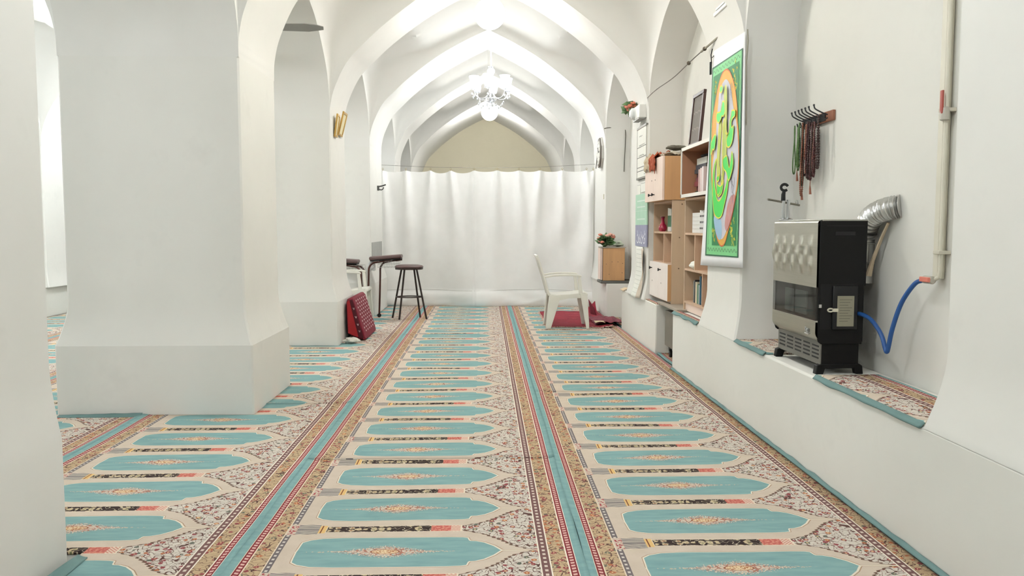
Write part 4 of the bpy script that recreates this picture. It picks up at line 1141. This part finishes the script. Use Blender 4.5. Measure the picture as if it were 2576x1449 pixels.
def banner():
    t = thing('banner', 'long white banner with green calligraphy hanging on the wall pier', 'banner', (1.655, 5.7, .96))
    XB = 1.655
    def cloth(i, j):
        zt = 2.49 + .03 * i; zb = .985 - .03 * i
        y = 5.205 + (6.02 + .22 * j - 5.205) * i if True else 0
        y = (5.245 - .05 * j) + ((5.985 + .24 * j ** 1.5) - (5.245 - .05 * j)) * i
        return (XB + .0015 * math.sin(i * 8 + j * 3), y, zt + (zb - zt) * j)
    MB().grid(14, 30, cloth).build('banner_cloth', M('white_banner_satin', (242, 243, 246), .5, var=.02), t, solid=.002)
    x = XB - .004
    def flat(name, key, mat, par, smooth=True, line=None, lw=.010):
        nonlocal x
        pts = BAN[key] if not smooth else smooth_closed(BAN[key])
        x -= .0007
        o = MB().prism(pts, 'x', x, x + .0006).build(name, mat, par, smooth=False)
        if line is not None:
            x -= .0005
            ribbon(MB(), pts, lw, x, True).build('outline', line, o, smooth=False)
        return o
    DG = M('dark_green_print', (20, 92, 60), .6); LG = M('light_green_print', (124, 206, 138), .6); MG = M('mid_green_print', (18, 124, 66), .6)
    OR = M('orange_print', (206, 104, 48), .6); GO = M('gold_print', (226, 178, 76), .6, c2=(206, 150, 60)); LA = M('lavender_print', (214, 212, 222), .6, c2=(180, 180, 190), scale=9)
    BL = M('sky_blue_print', (160, 196, 224), .6); RD = M('brick_red_print', (186, 104, 92), .6, c2=(196, 160, 160), scale=20); YE = M('yellow_print', (236, 226, 70), .6)
    VG = M('vivid_green_print', (56, 216, 78), .5, var=.05); OL = M('yellow_green_print', (186, 206, 112), .6)
    flat('border_outer', 'dark', DG, t, False); lb = flat('border_band', 'light', LG, t, False)
    # scroll ornament in the light band
    x -= .0006; mb = MB()
    for (ya, za, yb, zb, n_) in ((5.94, 2.357, 5.31, 2.355, 9), (6.02, 1.085, 5.31, 1.09, 10), (5.945, 2.30, 6.0, 1.12, 18), (5.318, 2.30, 5.318, 1.13, 18)):
        horiz = abs(ya - yb) > .3
        L_ = math.hypot(yb - ya, zb - za)
        pts = []
        for k in range(n_ * 6 + 1):
            f = k / (n_ * 6); y = ya + (yb - ya) * f; z_ = za + (zb - za) * f; o_ = .011 * math.sin(f * n_ * 2 * math.pi)
            pts.append((y, z_ + o_) if horiz else (y + o_ * .7, z_))
        ribbon(mb, pts, .006, x)
    mb.build('scroll_ornament', M('moss_print', (84, 134, 96), .6), lb, smooth=False)
    x -= .0004
    fl = flat('field', 'field', MG, t, False)
    x -= .0006; mb = MB()
    rnd = random.Random(3)
    for cy, cz in ((5.406, 2.29), (5.43, 2.235), (5.385, 2.18), (5.871, 2.29), (5.86, 2.225), (5.41, 1.258), (5.388, 1.176), (5.45, 1.187), (5.87, 1.225), (5.86, 1.164)):
        for k in range(4):
            y, z_ = cy + rnd.uniform(-.03, .03), cz + rnd.uniform(-.04, .04)
            pts = [(y, z_)]
            for q in range(4):
                y += rnd.uniform(-.016, .016); z_ += rnd.uniform(-.022, .022); pts.append((y, z_))
            ribbon(mb, pts, .008, x)
    mb.build('corner_sprays', YE, fl, smooth=False)
    ov = flat('oval', 'oval', GO, t, True, OR, .010)
    ov2 = flat('lavender_ground', 'lav', LA, ov); flat('sky_patch', 'blue', BL, ov); flat('red_patch', 'red', RD, ov)
    x -= .0006; mb = MB()
    for k in range(12):
        y, z_ = rnd.uniform(5.38, 5.46), rnd.uniform(1.30, 1.56)
        ribbon(mb, [(y, z_), (y + rnd.uniform(-.03, .03), z_ + .04), (y + rnd.uniform(-.03, .03), z_ + .06)], .005, x)
    for k in range(8):
        y, z_ = rnd.uniform(5.45, 5.72), rnd.uniform(2.08, 2.22)
        ribbon(mb, [(y, z_), (y + rnd.uniform(-.03, .03), z_ - .04)], .006, x)
    mb.build('grey_twigs', M('grey_twig_print', (150, 148, 160), .6), ov, smooth=False)
    for key, m_ in (('st1', OL), ('st2', OL), ('bowl', VG), ('inner', VG), ('hook', VG), ('wing', VG), ('comma', VG), ('knot', VG), ('top', OL), ('loop', VG), ('eye', VG)):
        flat('calligraphy_stroke', key, m_, t, True, YE, .009)
    x -= .0006; mb = MB()
    for ys_ in (5.715, 5.70, 5.665, 5.625, 5.60):
        ribbon(mb, [(ys_, 1.96), (ys_ + .012, 1.80), (ys_ + .02, 1.70), (ys_ + .006, 1.60)], .005, x)
    ribbon(mb, [(p.x, p.y) for p in spline([(5.80, 1.60, 0), (5.77, 1.52, 0), (5.72, 1.475, 0), (5.66, 1.49, 0), (5.62, 1.56, 0)], 5)], .006, x)
    mb.build('inner_outline', YE, t, smooth=False)
    MB().tube([(1.665, 5.232, 2.50), (1.668, 5.225, 2.43), (1.664, 5.238, 2.30), (1.668, 5.228, 1.9)], .005, 6).build('hanging_cord', M('grey_cord', (158, 154, 140), .8), t)
    mb = MB(); mb.box(1.640, 1.652, 6.0, 6.02, 2.36, 2.45); mb.tube([(1.652, 6.01, 2.44), (1.645, 6.0, 2.50), (1.65, 5.985, 2.54)], .004, 6); mb.tube([(1.648, 5.98, 2.475), (1.648, 5.94, 2.48)], .003, 6)
    tag(mb.build('binder_clip', BLACKR), 'black clip on a nail at the far top corner of the banner', 'clip')
banner()

# wire strung from pier to pier
def wires():
    WI = M('grey_wire', (120, 118, 112), .5, metal=.5)
    p = spline([(1.672, 8.56, 2.575), (1.60, 7.7, 2.53), (1.58, 6.9, 2.50), (1.60, 6.3, 2.54), (1.672, 5.78, 2.61)], 8)
    t = thing('hanging_wire', 'knotted wire strung between the banner pier and the poster pier', 'wire', (1.62, 7.1, 2.5))
    MB().tube(p, .004, 6).build('wire', WI, t)
    MB().tube(p[26:], .008, 6).build('twisted_cord', M('grey_cord', (158, 154, 140)), t)
    for q in (22, 27): MB().ball(p[q], .016, 8, 6).build('knot', M('brown_cord', (96, 86, 74), .8), t)
    c = MB().tube(spline([(1.672, 12.4, 2.13), (1.672, 12.2, 2.36), (1.672, 11.75, 2.60), (1.665, 11.47, 2.62), (1.80, 11.462, 2.63), (1.92, 11.462, 2.62), (1.955, 11.46, 2.58), (1.955, 11.46, 2.40), (1.945, 11.46, 2.2), (1.94, 11.46, 2.02)], 6), .006, 6).build('cable', M('dark_cable', (92, 88, 78), .6))
    tag(c, 'dark cable running over the pier beside the wall clock', 'cable')
wires()

# ------------------------------------------------------------------ posters, emergency lamp and flowers on the poster pier
def posters():
    xp = 1.672
    t = thing('framed_schedule', 'white framed schedule sheet with ruled lines on the poster pier', 'poster', (xp, 8.73, 1.74))
    y0, y1, z0, z1 = 8.47, 8.98, 1.76, 2.32
    MB().box(xp - .008, xp + .008, y0, y1, z0, z1).build('backing', PAPER, t, smooth=False)
    FR = M('grey_rail', (140, 138, 130), .5)
    for z in (z0, z1 - .02): MB().box(xp - .014, xp + .008, y0 - .01, y1 + .01, z, z + .02).build('frame_rail', FR, t)
    for y in (y0, y1 - .006): MB().box(xp - .011, xp - .007, y, y + .006, z0 + .02, z1 - .02).build('frame_side', FR, t)
    mb = MB()
    for z in (2.10, 1.99, 1.885, 1.845): mb.box(xp - .0095, xp - .0082, y0 + .01, y1 - .01, z, z + .005)
    mb.build('ruled_lines', INK, t, smooth=False)
    mb = MB(); rnd = random.Random(5)
    for z, n_ in ((2.21, 5), (2.115, 9), (2.005, 8), (1.93, 2), (1.80, 2)):
        for k in range(n_):
            y = y1 - .12 - k * .035 if n_ > 3 else y0 + .08 + .03 * k
            ribbon(mb, [(y, z + .012), (y - .008, z + rnd.uniform(-.004, .008)), (y - .018, z + rnd.uniform(0, .016)), (y - .026, z + .004)], .005, xp - .0095)
    mb.build('handwriting', INK, t, smooth=False)
    for i, (ya, yb, za, zb, lab) in enumerate(((8.80, 8.96, 1.60, 1.70, 'small white note sheet taped left under the framed schedule'), (8.47, 8.76, 1.62, 1.71, 'small white note sheet taped right under the framed schedule'))):
        o = thing('note_sheet', lab, 'note', (xp, (ya + yb) / 2, za), 'small notes on the poster pier')
        MB().box(xp - .004, xp + .008, ya, yb, za, zb).build('sheet', PAPER, o, smooth=False)
        mb = MB()
        ribbon(mb, [(ya, za), (ya, zb), (yb, zb)], .004, xp - .0048); mb.build('printed_edge', GREYINK, o, smooth=False)
    # green and violet poster with pale calligraphy
    t = thing('calligraphy_poster', 'green and violet poster with white calligraphy on the pier', 'poster', (xp, 8.74, 1.04))
    y0, y1 = 8.42, 9.06
    MB().box(xp - .004, xp + .008, y0, y1, 1.27, 1.60).build('green_sheet', M('pale_green_print', (176, 214, 190), .6, var=.06), t, smooth=False)
    MB().box(xp - .004, xp + .008, y0, y1, 1.04, 1.2695).build('violet_sheet', M('violet_grey_print', (158, 158, 182), .6, c2=(128, 130, 158), scale=9), t, smooth=False)
    mb = MB()
    for z in (1.52, 1.455, 1.325): mb.box(xp - .005, xp - .0042, y0 + .10, y1 - .10, z, z + .014)
    mb.box(xp - .005, xp - .0042, y0, y1, 1.418, 1.421)
    mb.build('print_lines', M('pale_print', (216, 234, 222), .6), t, smooth=False)
    mb = MB()
    S1 = [[(8.98, 1.10), (8.93, 1.075), (8.87, 1.09), (8.85, 1.14), (8.83, 1.09), (8.78, 1.08), (8.76, 1.13), (8.74, 1.085), (8.68, 1.075), (8.65, 1.12), (8.62, 1.17)], [(8.90, 1.17), (8.87, 1.13), (8.81, 1.12), (8.79, 1.17)], [(8.72, 1.20), (8.69, 1.15), (8.62, 1.13), (8.56, 1.16)],
          [(8.60, 1.09), (8.56, 1.075), (8.51, 1.09), (8.50, 1.12), (8.53, 1.13), (8.56, 1.10)], [(8.94, 1.21), (8.92, 1.17), (8.95, 1.15)], [(8.54, 1.21), (8.52, 1.165), (8.49, 1.18)]]
    for st in S1: ribbon(mb, [(p[0], p[1]) for p in spline([(a, b, 0) for a, b in st], 4)], .014, xp - .0052)
    mb.build('calligraphy', M('white_print', (232, 234, 240), .6), t, smooth=False)
    # long paper strip that follows the flared foot of the pier
    t = thing('prayer_time_sheet', 'long curled paper timetable strip hanging down to the bench', 'poster', (1.65, 8.85, .45))
    def strip(i, j):
        z = 1.035 - .545 * j; k = max(0, (j - .35) / .65)
        return (xp - .006 - .052 * k ** 2 - .006 * math.sin(i * 3.1), 8.60 + .38 * i + .02 * k, z)
    MB().grid(6, 22, strip).build('sheet', PAPER, t, solid=.002)
    mb = MB()
    for k in range(11):
        j = .06 + k * .085
        a = [Vector(strip(q, j)) + Vector((-.0022, 0, 0)) for q in (.12, .3, .5, .7, .88)]
        mb.tube(a, .001, 4)
    mb.build('row_lines', GREYINK, t)
    def strip2(i, j):
        q = strip(0, j); return (q[0] - .014 - .012 * math.sin(i * 3 + j * 5), 8.49 + .10 * i + .01 * math.sin(j * 9), .5 + (1.02 - .5) * (1 - j))
    o = MB().grid(4, 20, strip2).build('torn_strip', M('pinkish_paper', (216, 202, 188), .8, c2=(180, 168, 150), scale=10), None, solid=.002)
    tag(o, 'narrow torn paper strip beside the long timetable', 'paper')
    # emergency lamp with artificial flowers
    t = thing('emergency_lamp', 'white box emergency lamp with round spotlight high on the poster pier', 'lamp', (1.65, 8.72, 2.37))
    MB().box(1.60, 1.682, 8.55, 8.90, 2.385, 2.53).build('housing', WHITE_PL, t, bevel=.012)
    MB().box(1.598, 1.66, 8.56, 8.89, 2.375, 2.387).build('base_edge', M('grey_plastic', (150, 150, 146), .5), t)
    MB().lathe([(.0, -.052), (.035, -.05), (.06, -.03), (.064, 0.0), (.06, .02)], (1.60, 8.83, 2.46), 24, axis='x', cap=False).build('spotlight', M('lens_white', (226, 230, 230), .2), t)
posters()

FG = {}
def bouquet(loc, spread, nf, nl, cols, label, seed, name='flower_bunch', vert=1.0):
    rnd = random.Random(seed); t = thing(name, label, 'flowers', loc, 'artificial flower bunches')
    LM = M('artificial_leaf', (88, 122, 74), .6, var=.2)
    for k in range(nf):
        a = rnd.uniform(0, 6.28); r = spread[0] * math.sqrt(rnd.random())
        c = Vector(loc) + Vector((r * math.cos(a) * .7, r * math.sin(a), spread[1] * (.3 + .7 * rnd.random()) * vert))
        mb = MB(); s = rnd.uniform(.024, .034)
        for q in range(6):
            b_ = q * 1.047
            mb.ball(c + Vector((math.cos(b_) * s * .55, math.sin(b_) * s * .55, .2 * s * (q % 2))), s * .62, 8, 5, (1, 1, .8))
        mb.ball(c + Vector((0, 0, s * .4)), s * .5, 8, 5)
        mb.build('blossom', cols[k % len(cols)], t)
    for k in range(nl):
        a = rnd.uniform(0, 6.28); r = spread[0] * rnd.uniform(.3, 1.1)
        c = Vector(loc) + Vector((r * math.cos(a) * .7, r * math.sin(a), spread[1] * rnd.uniform(.15, .9) * vert))
        d = Vector((math.cos(a), math.sin(a), rnd.uniform(-.3, .9))).normalized(); s_ = d.cross(Vector((rnd.uniform(-1, 1), rnd.uniform(-1, 1), rnd.uniform(-.5, 1)))).normalized(); L_ = rnd.uniform(.08, .12)
        nn = s_.cross(d)
        mb = MB().add([c - d * L_ * .5, c - d * .12 * L_ + s_ * L_ * .36 + nn * .006, c + d * L_ * .55 - nn * .008, c - d * .12 * L_ - s_ * L_ * .36 + nn * .006, c + d * .05 * L_ - nn * .004], [(0, 1, 4), (1, 2, 4), (2, 3, 4), (3, 0, 4)])
        mb.build('leaf', LM, t, solid=.0015)
    mb = MB()
    for k in range(nf): 
        a = k * 2.4; mb.tube([Vector(loc) + Vector((0, 0, .0)), Vector(loc) + Vector((spread[0] * .5 * math.cos(a), spread[0] * .5 * math.sin(a), spread[1] * .5 * vert))], .003, 5)
    mb.build('stems', LM, t)
    return t
PK = M('salmon_petal', (222, 138, 118), .7, var=.1); PK2 = M('pale_pink_petal', (232, 176, 160), .7, var=.08); RD2 = M('coral_petal', (222, 128, 102), .7, var=.12)
bouquet((1.58, 9.02, 2.46), (.09, .15), 9, 12, [RD2, PK], 'coral artificial flowers stuck behind the emergency lamp', 4)

# ------------------------------------------------------------------ box cabinet, bouquet and ledge near the curtain
def box_cabinet():
    s = MB().box(1.57, 2.015, 11.06, 11.45, .476, .512).build('ledge_slab', M('dark_grey_stone', (96, 98, 92), .6), None, bevel=.006)
    struct(s, 'dark grey slab on the masonry ledge under the small box cabinet', 'slab')
    t = thing('box_cabinet', 'small orange wooden box cabinet on the ledge by the curtain', 'cabinet', (1.75, 11.26, .513))
    MB().box(1.602, 1.905, 11.11, 11.40, .5135, .960).build('body', ORANGE, t, bevel=.003)
    d = MB().box(1.576, 1.599, 11.12, 11.40, .522, .955).build('door', PEACH, t, bevel=.002)
    MB().box(1.5745, 1.5765, 11.12, 11.13, .522, .955).build('door_edge_strip', M('dark_edge', (84, 80, 74), .6), d)
    MB().box(1.599, 1.6025, 11.108, 11.40, .515, .958).build('door_gap', M('painted_gap_shade', (60, 54, 46), .7), t)  # dark strip that stands in for the shade inside the door gap
    MB().box(1.58, 1.92, 11.10, 11.41, .9605, .974).build('top_board', M('worn_grey_board', (168, 158, 144)), t)
    for x, z in ((1.66, .74), (1.74, .77), (1.82, .77), (1.885, .75), (1.70, .60), (1.88, .62)): MB().lathe([(.006, -.0015), (.006, .001)], (x - .01, 11.11, z), 8, axis='y').build('screw_hole', M('screw_brown', (120, 96, 76)), t)
    bouquet((1.66, 11.25, .9745), (.14, .17), 15, 46, [PK, PK2], 'pink artificial roses with green leaves on the small box cabinet', 11)
    crumple('folded_cloth', (1.82, 11.24, .9745), (.075, .09, .035), 6.6, M('pale_green_cloth', (196, 204, 186), .9), 'pale green crumpled cloth beside the pink roses', 'cloth', amp=.5)
    o = MB().grid(16, 10, lambda i, j: (1.63 + .22 * i, 9.62 + .22 * j, .498 + .012 * noise.noise((i * 6, j * 5, 2)) + .012 - (.035 * max(0, .25 - i) * 4 * .5))).build('cream_cloth', M('cream_cloth', (236, 222, 196), .9), None, solid=.006)
    tag(o, 'cream cloth lying on the far end of the short bench', 'cloth')
    b = thing('notice_board', 'pale notice board in the far recess above the box cabinet', 'board', (1.99, 10.6, 1.05))
    MB().box(2.004, 2.02, 10.2, 10.95, 1.05, 1.72).build('sheet', M('pale_mint_board', (214, 224, 216), .6), b, smooth=False)
    for z in (1.05, 1.70): MB().box(1.998, 2.02, 10.19, 10.96, z, z + .025).build('rail', M('grey_rail', (140, 138, 130)), b)
    sw = MB().box(1.668, 1.681, 11.56, 11.60, 1.64, 1.71).build('light_switch', M('ivory_plastic', (222, 218, 200), .4), None, bevel=.004)
    tag(sw, 'small ivory switch plate below the wall clock', 'switch')
box_cabinet()

def clock():
    t = thing('wall_clock', 'dark octagonal wall clock mounted edge-on beside the curtain', 'clock', (1.66, 11.85, 2.12))
    cy, cz = 11.80, 2.31
    def oct_(r, rz): return [(cy + r * math.cos(a), cz + rz * math.sin(a)) for a in [R(22.5 + 45 * k) for k in range(8)]]
    MB().prism(oct_(.20, .235), 'x', 1.645, 1.681).build('case', M('clock_silver', (196, 194, 188), .35, metal=.4), t, bevel=.006)
    MB().prism(oct_(.19, .225), 'x', 1.628, 1.646).build('bezel', M('clock_brown', (92, 84, 76), .35), t, bevel=.005)
    f = MB().prism(oct_(.145, .175), 'x', 1.624, 1.629).build('dial', M('clock_dial', (236, 234, 226), .4), t, smooth=False)
    for k in range(12):
        a = k * math.pi / 6
        MB().box(1.6225, 1.6245, -.004, .004, -.012, .012, Matrix.Translation((0, cy + .115 * math.cos(a), cz + .14 * math.sin(a))) @ Matrix.Rotation(a + math.pi / 2, 4, 'X')).build('hour_mark', INK, f, smooth=False)
    MB().tube([(1.622, cy, cz), (1.622, cy + .04, cz + .08)], .004, 6).build('hand', BLACKR, t)
    MB().tube([(1.621, cy, cz), (1.621, cy - .09, cz + .02)], .003, 6).build('hand', BLACKR, t)
clock()

# ------------------------------------------------------------------ hook rack with prayer beads
def beads():
    t = thing('hook_rack', 'brown wooden rack with dark metal hooks on the recess wall', 'hook rack', (2.0, 4.9, 1.86))
    MB().box(2.000, 2.02, 4.70, 5.15, 1.865, 1.925).build('board', M('red_brown_wood', (150, 98, 74), .5), t, bevel=.004)
    DM = M('dark_hook_metal', (70, 70, 72), .4, metal=.6)
    MB().box(1.993, 2.0, 4.79, 5.13, 1.872, 1.918).build('metal_strip', DM, t)
    HY = [5.10, 5.045, 4.99, 4.94, 4.885, 4.83, 4.755]
    for k, y in enumerate(HY):
        MB().tube(spline([(1.995, y, 1.903), (1.965, y, 1.913), (1.930, y, 1.930), (1.918, y, 1.940), (1.913, y, 1.955)], 4), .0042, 6).ball((1.913, y, 1.957), .0065, 8, 6).build('upper_hook', DM, t)
        MB().tube(spline([(1.995, y, 1.885), (1.975, y, 1.872), (1.955, y, 1.872), (1.948, y, 1.892)], 4), .004, 6).build('lower_hook', DM, t)
    GR, GR2 = M('green_beads', (86, 124, 62), .35), M('dark_green_beads', (44, 70, 56), .35)
    MA, MA2 = M('maroon_beads', (74, 28, 34), .35), M('dark_brown_beads', (58, 34, 32), .35)
    CO, TA = M('copper_brown_beads', (136, 82, 60), .35), M('tan_tassel', (150, 96, 76), .8)
    specs = [  # y, x, top, bottom, half width, bead radius, material, tassel, words
        (5.10, 1.935, 1.88, 1.58, .050, .0046, GR, 0, 'light green prayer beads on the outermost hook, longest loop'),
        (5.085, 1.95, 1.87, 1.62, .034, .0044, GR, 1, 'light green prayer beads on the outermost hook, shorter loop'),
        (5.05, 1.945, 1.89, 1.62, .022, .0052, GR, 0, 'light green prayer beads on the second hook'),
        (5.04, 1.955, 1.87, 1.66, .016, .0045, GR2, 1, 'dark green prayer beads on the second hook'),
        (5.00, 1.950, 1.87, 1.50, .018, .0050, GR2, 1, 'dark green prayer beads hanging low from the third hook'),
        (4.985, 1.94, 1.885, 1.44, .022, .0062, CO, 0, 'copper brown prayer beads, the lowest hanging loop'),
        (4.95, 1.950, 1.87, 1.66, .018, .0075, CO, 1, 'thick copper brown prayer beads on the fourth hook'),
        (4.935, 1.955, 1.875, 1.545, .020, .0060, MA, 0, 'maroon prayer beads on the fourth hook'),
        (4.905, 1.950, 1.88, 1.535, .018, .0058, MA2, 0, 'dark brown prayer beads on the fifth hook, front loop'),
        (4.885, 1.955, 1.87, 1.53, .024, .0058, MA, 1, 'maroon prayer beads on the fifth hook, tassel below'),
        (4.86, 1.950, 1.87, 1.55, .016, .0055, MA2, 0, 'dark brown prayer beads between the fifth and sixth hooks'),
        (4.83, 1.952, 1.87, 1.545, .018, .0056, MA, 0, 'maroon prayer beads on the sixth hook'),
        (5.065, 1.948, 1.88, 1.60, .030, .0044, GR, 0, 'light green prayer beads between the first and second hooks'),
        (5.02, 1.950, 1.87, 1.60, .022, .0046, GR2, 0, 'dark green prayer beads between the second and third hooks'),
        (4.97, 1.952, 1.87, 1.56, .020, .0050, MA2, 0, 'dark brown prayer beads just left of the copper beads'),
        (4.92, 1.945, 1.88, 1.58, .026, .0050, MA, 0, 'maroon prayer beads, widest of the maroon loops'),
        (4.845, 1.955, 1.87, 1.57, .022, .0050, CO, 0, 'slim copper brown prayer beads near the sixth hook'),
        (4.76, 1.945, 1.90, 1.59, .014, .0078, MA2, 0, 'thick maroon prayer beads alone on the last hook'),
    ]
    for (y, x, zt, zb, hw, br, m, tas, words) in specs:
        o = thing('prayer_beads', words, 'prayer beads', (x, y, zb), 'prayer beads hanging on the rack')
        P = []
        for k in range(40):
            a = 2 * math.pi * k / 40 - math.pi / 2
            zz = (zt + zb) / 2 + (zt - zb) / 2 * math.sin(a); f = max(0.0, (zt - zz) / (zt - zb))
            P.append(Vector((x + (.010 + .45 * hw) * math.cos(a) * f, y + hw * math.cos(a) * (.18 + .82 * f ** .8), zz)))
        L_ = sum((P[(k + 1) % 40] - P[k]).length for k in range(40)); nb = int(L_ / (br * 2.0))
        # resample by arc length into beads
        cum = [0]
        for k in range(40): cum.append(cum[-1] + (P[(k + 1) % 40] - P[k]).length)
        path, rs = [], []
        n4 = nb * 4; seg = 0
        for k in range(n4):
            d = L_ * k / n4
            while cum[seg + 1] < d: seg += 1
            f = (d - cum[seg]) / max(1e-9, cum[seg + 1] - cum[seg])
            path.append(P[seg].lerp(P[(seg + 1) % 40], f)); rs.append(br * (.45, .9, 1.0, .9)[k % 4])
        MB().tube(path, br, 6, closed=True, rs=rs).build('bead_loop', m, o, angle=180)
        if tas:
            MB().tube([(x, y, zb), (x - .002, y - .004, zb - .03), (x - .002, y - .006, zb - .05), (x, y - .006, zb - .085)], .004, 8, rs=[.002, .003, .006, .008]).build('tassel', TA, o)
beads()

# ------------------------------------------------------------------ lamp box on the banner pier, small fittings on the pillars
def fittings():
    t = thing('wall_light_box', 'white box light fitting high on the banner pier at the top edge', 'lamp', (1.6, 5.6, 2.70))
    MB().box(1.60, 1.682, 5.50, 5.80, 2.715, 3.02).build('housing', WHITE_PL, t, bevel=.008)
    MB().box(1.594, 1.601, 5.52, 5.72, 2.74, 3.0).build('diffuser', M('frosted_diffuser', (206, 212, 208), .35), t, bevel=.003)
    MB().lathe([(.008, -.012), (.008, .0)], (1.63, 5.62, 2.715), 10).build('switch_button', BLACKR, t)
    t = thing('gilt_plaque', 'pair of small gilt frames on the nave side of the second pillar', 'plaque', (-1.59, 9.1, 2.26))
    for (ya, yb, za, zb, a, m_) in ((8.72, 8.86, 2.20, 2.44, 8, 0), (8.93, 9.16, 2.24, 2.50, 14, 1)):
        rot = Matrix.Translation((-1.6, (ya + yb) / 2, za)) @ Matrix.Rotation(R(a), 4, 'Y') @ Matrix.Translation((1.6, -(ya + yb) / 2, -za))
        f = MB()
        f.box(-1.595, -1.578, ya, yb, za, za + .022, rot); f.box(-1.595, -1.578, ya, yb, zb - .022, zb, rot); f.box(-1.595, -1.578, ya, ya + .022, za + .022, zb - .022, rot); f.box(-1.595, -1.578, yb - .022, yb, za + .022, zb - .022, rot)
        f.build('gilt_frame', GOLD, t, bevel=.002)
        MB().box(-1.594, -1.586, ya + .022, yb - .022, za + .022, zb - .022, rot).build('plaque_face', M('pale_gold_face', (226, 214, 170), .5), t, smooth=False)
        MB().box(-1.602, -1.588, (ya + yb) / 2 - .012, (ya + yb) / 2 + .012, za, za + .05).build('bracket', GOLD, t)
    t = thing('wall_hook', 'dark grey metal holder on the pillar at the left end of the curtain', 'hook', (-1.57, 12.2, 1.8))
    MB().box(-1.602, -1.575, 12.16, 12.24, 1.785, 1.855).build('plate', M('dark_grey_metal', (84, 84, 82), .45, metal=.5), t, bevel=.004)
    MB().tube(spline([(-1.58, 12.2, 1.80), (-1.54, 12.19, 1.795), (-1.515, 12.18, 1.81), (-1.51, 12.18, 1.835)], 4), .008, 8).build('hook_arm', M('dark_grey_metal', (84, 84, 82)), t)
    MB().tube(spline([(-1.58, 12.2, 1.845), (-1.54, 12.19, 1.85), (-1.50, 12.18, 1.862), (-1.475, 12.17, 1.87)], 4), .010, 8).build('hook_arm', M('dark_grey_metal', (84, 84, 82)), t)
    o = MB().box(-1.601, -1.594, 11.50, 12.60, .74, 1.03).build('grey_panel', M('grey_paint_panel', (168, 168, 164), .6), None, bevel=.002)
    tag(o, 'flat grey painted panel low on the pillar beside the curtain', 'panel')
    # hanging ceiling fan in the arch between the two near pillars
    t = thing('ceiling_fan', 'grey ceiling fan in the side arch, one blade showing past the pillar', 'fan', (-2.2, 7.44, 2.96))
    GM = M('grey_fan_blade', (150, 149, 145), .45)
    MB().lathe([(.0, -.05), (.07, -.045), (.10, -.02), (.10, .02), (.07, .05), (.02, .06)], (-2.2, 7.44, 3.02), 28, cap=False).build('motor', GM, t)
    MB().tube([(-2.2, 7.44, 3.06), (-2.2, 7.44, 3.40)], .012, 8).build('down_rod', GM, t)
    for k in range(3):
        a = R(3 + 120 * k)
        rot = Matrix.Translation((-2.2, 7.44, 3.02)) @ Matrix.Rotation(a, 4, 'Z') @ Matrix.Rotation(R(-16), 4, 'X')
        mb = MB()
        mb.prism([(.16, -.05), (.60, -.068), (.70, -.055), (.76, -.02), (.755, .03), (.62, .066), (.16, .05)], 'z', -.003, .003)
        mb.box(.08, .20, -.02, .02, -.004, .004)
        mb.v = [tuple(rot @ Vector(p)) for p in mb.v]
        mb.build('blade', GM, t)
fittings()

# ------------------------------------------------------------------ crystal chandelier under the third arch
def chandelier():
    cx, cy = .082, 12.1
    t = thing('chandelier', 'crystal chandelier with lit white glass shades hanging from the arch', 'chandelier', (cx, cy, 3.0))
    SIL = M('silver_plate', (190, 190, 192), .2, metal=.9)
    GLS = M('clear_crystal', (240, 242, 246), .05, trans=.85, spec=.8)
    LIT = EM('lit_shade_glass', (0.96, 0.99, 1.0), LAMP_SHADE)
    MB().lathe([(.004, -.10), (.018, -.095), (.03, -.06), (.062, -.02), (.066, 0.0)], (cx, cy, 3.955), 24).build('canopy', M('pinkish_chrome', (206, 196, 196), .25, metal=.7), t)
    MB().tube([(cx, cy, 3.86), (cx, cy, 3.57)], .007, 8).build('rod', SIL, t)
    MB().lathe([(.03, .05), (.045, .045), (.02, .03), (.0, .03)], (cx, cy, 3.53), 18, cap=False).build('rod_cup', SIL, t)
    MB().ball((cx, cy, 3.51), .058, 18, 12).build('crystal_ball', GLS, t)
    MB().lathe([(.012, .0), (.02, .06), (.012, .12), (.028, .18), (.014, .24), (.03, .30), (.012, .36), (.01, .42)], (cx, cy, 3.06), 16).build('column', SIL, t)
    MB().lathe([(.0, -.05), (.05, -.035), (.085, .0), (.09, .02), (.06, .03)], (cx, cy, 3.10), 24, cap=False).build('centre_bowl', GLS, t)
    for k in range(6):
        a = k * math.pi / 3 + .35; c, s = math.cos(a), math.sin(a)
        def p(r, z): return (cx + r * c, cy + r * s, z)
        MB().tube(spline([p(.02, 3.20), p(.10, 3.12), p(.20, 3.12), p(.255, 3.18), p(.26, 3.23)], 6), .007, 7).build('arm', SIL, t)
        MB().lathe([(.012, 0), (.045, .012), (.05, .02), (.02, .024)], p(.26, 3.225), 18).build('drip_cup', GLS, t)
        MB().lathe([(.028, .025), (.045, .045), (.052, .10), (.058, .155), (.072, .20)], p(.26, 3.225), 20, cap=False).build('shade', LIT, t, solid=.003)
        for q, (r, z) in enumerate(((.26, 3.17), (.31, 3.19), (.20, 3.08), (.15, 3.03))):
            MB().lathe([(.001, .0), (.013, -.018), (.015, -.028), (.008, -.046), (.001, -.052)], (cx + r * math.cos(a + .12 * q), cy + r * math.sin(a + .12 * q), z), 8).build('crystal_drop', GLS, t, smooth=False)
    for k in range(5):
        a = k * 1.257
        MB().ball((cx + .07 * math.cos(a), cy + .07 * math.sin(a), 3.03), .02, 8, 6).build('crystal_drop', GLS, t)
chandelier()
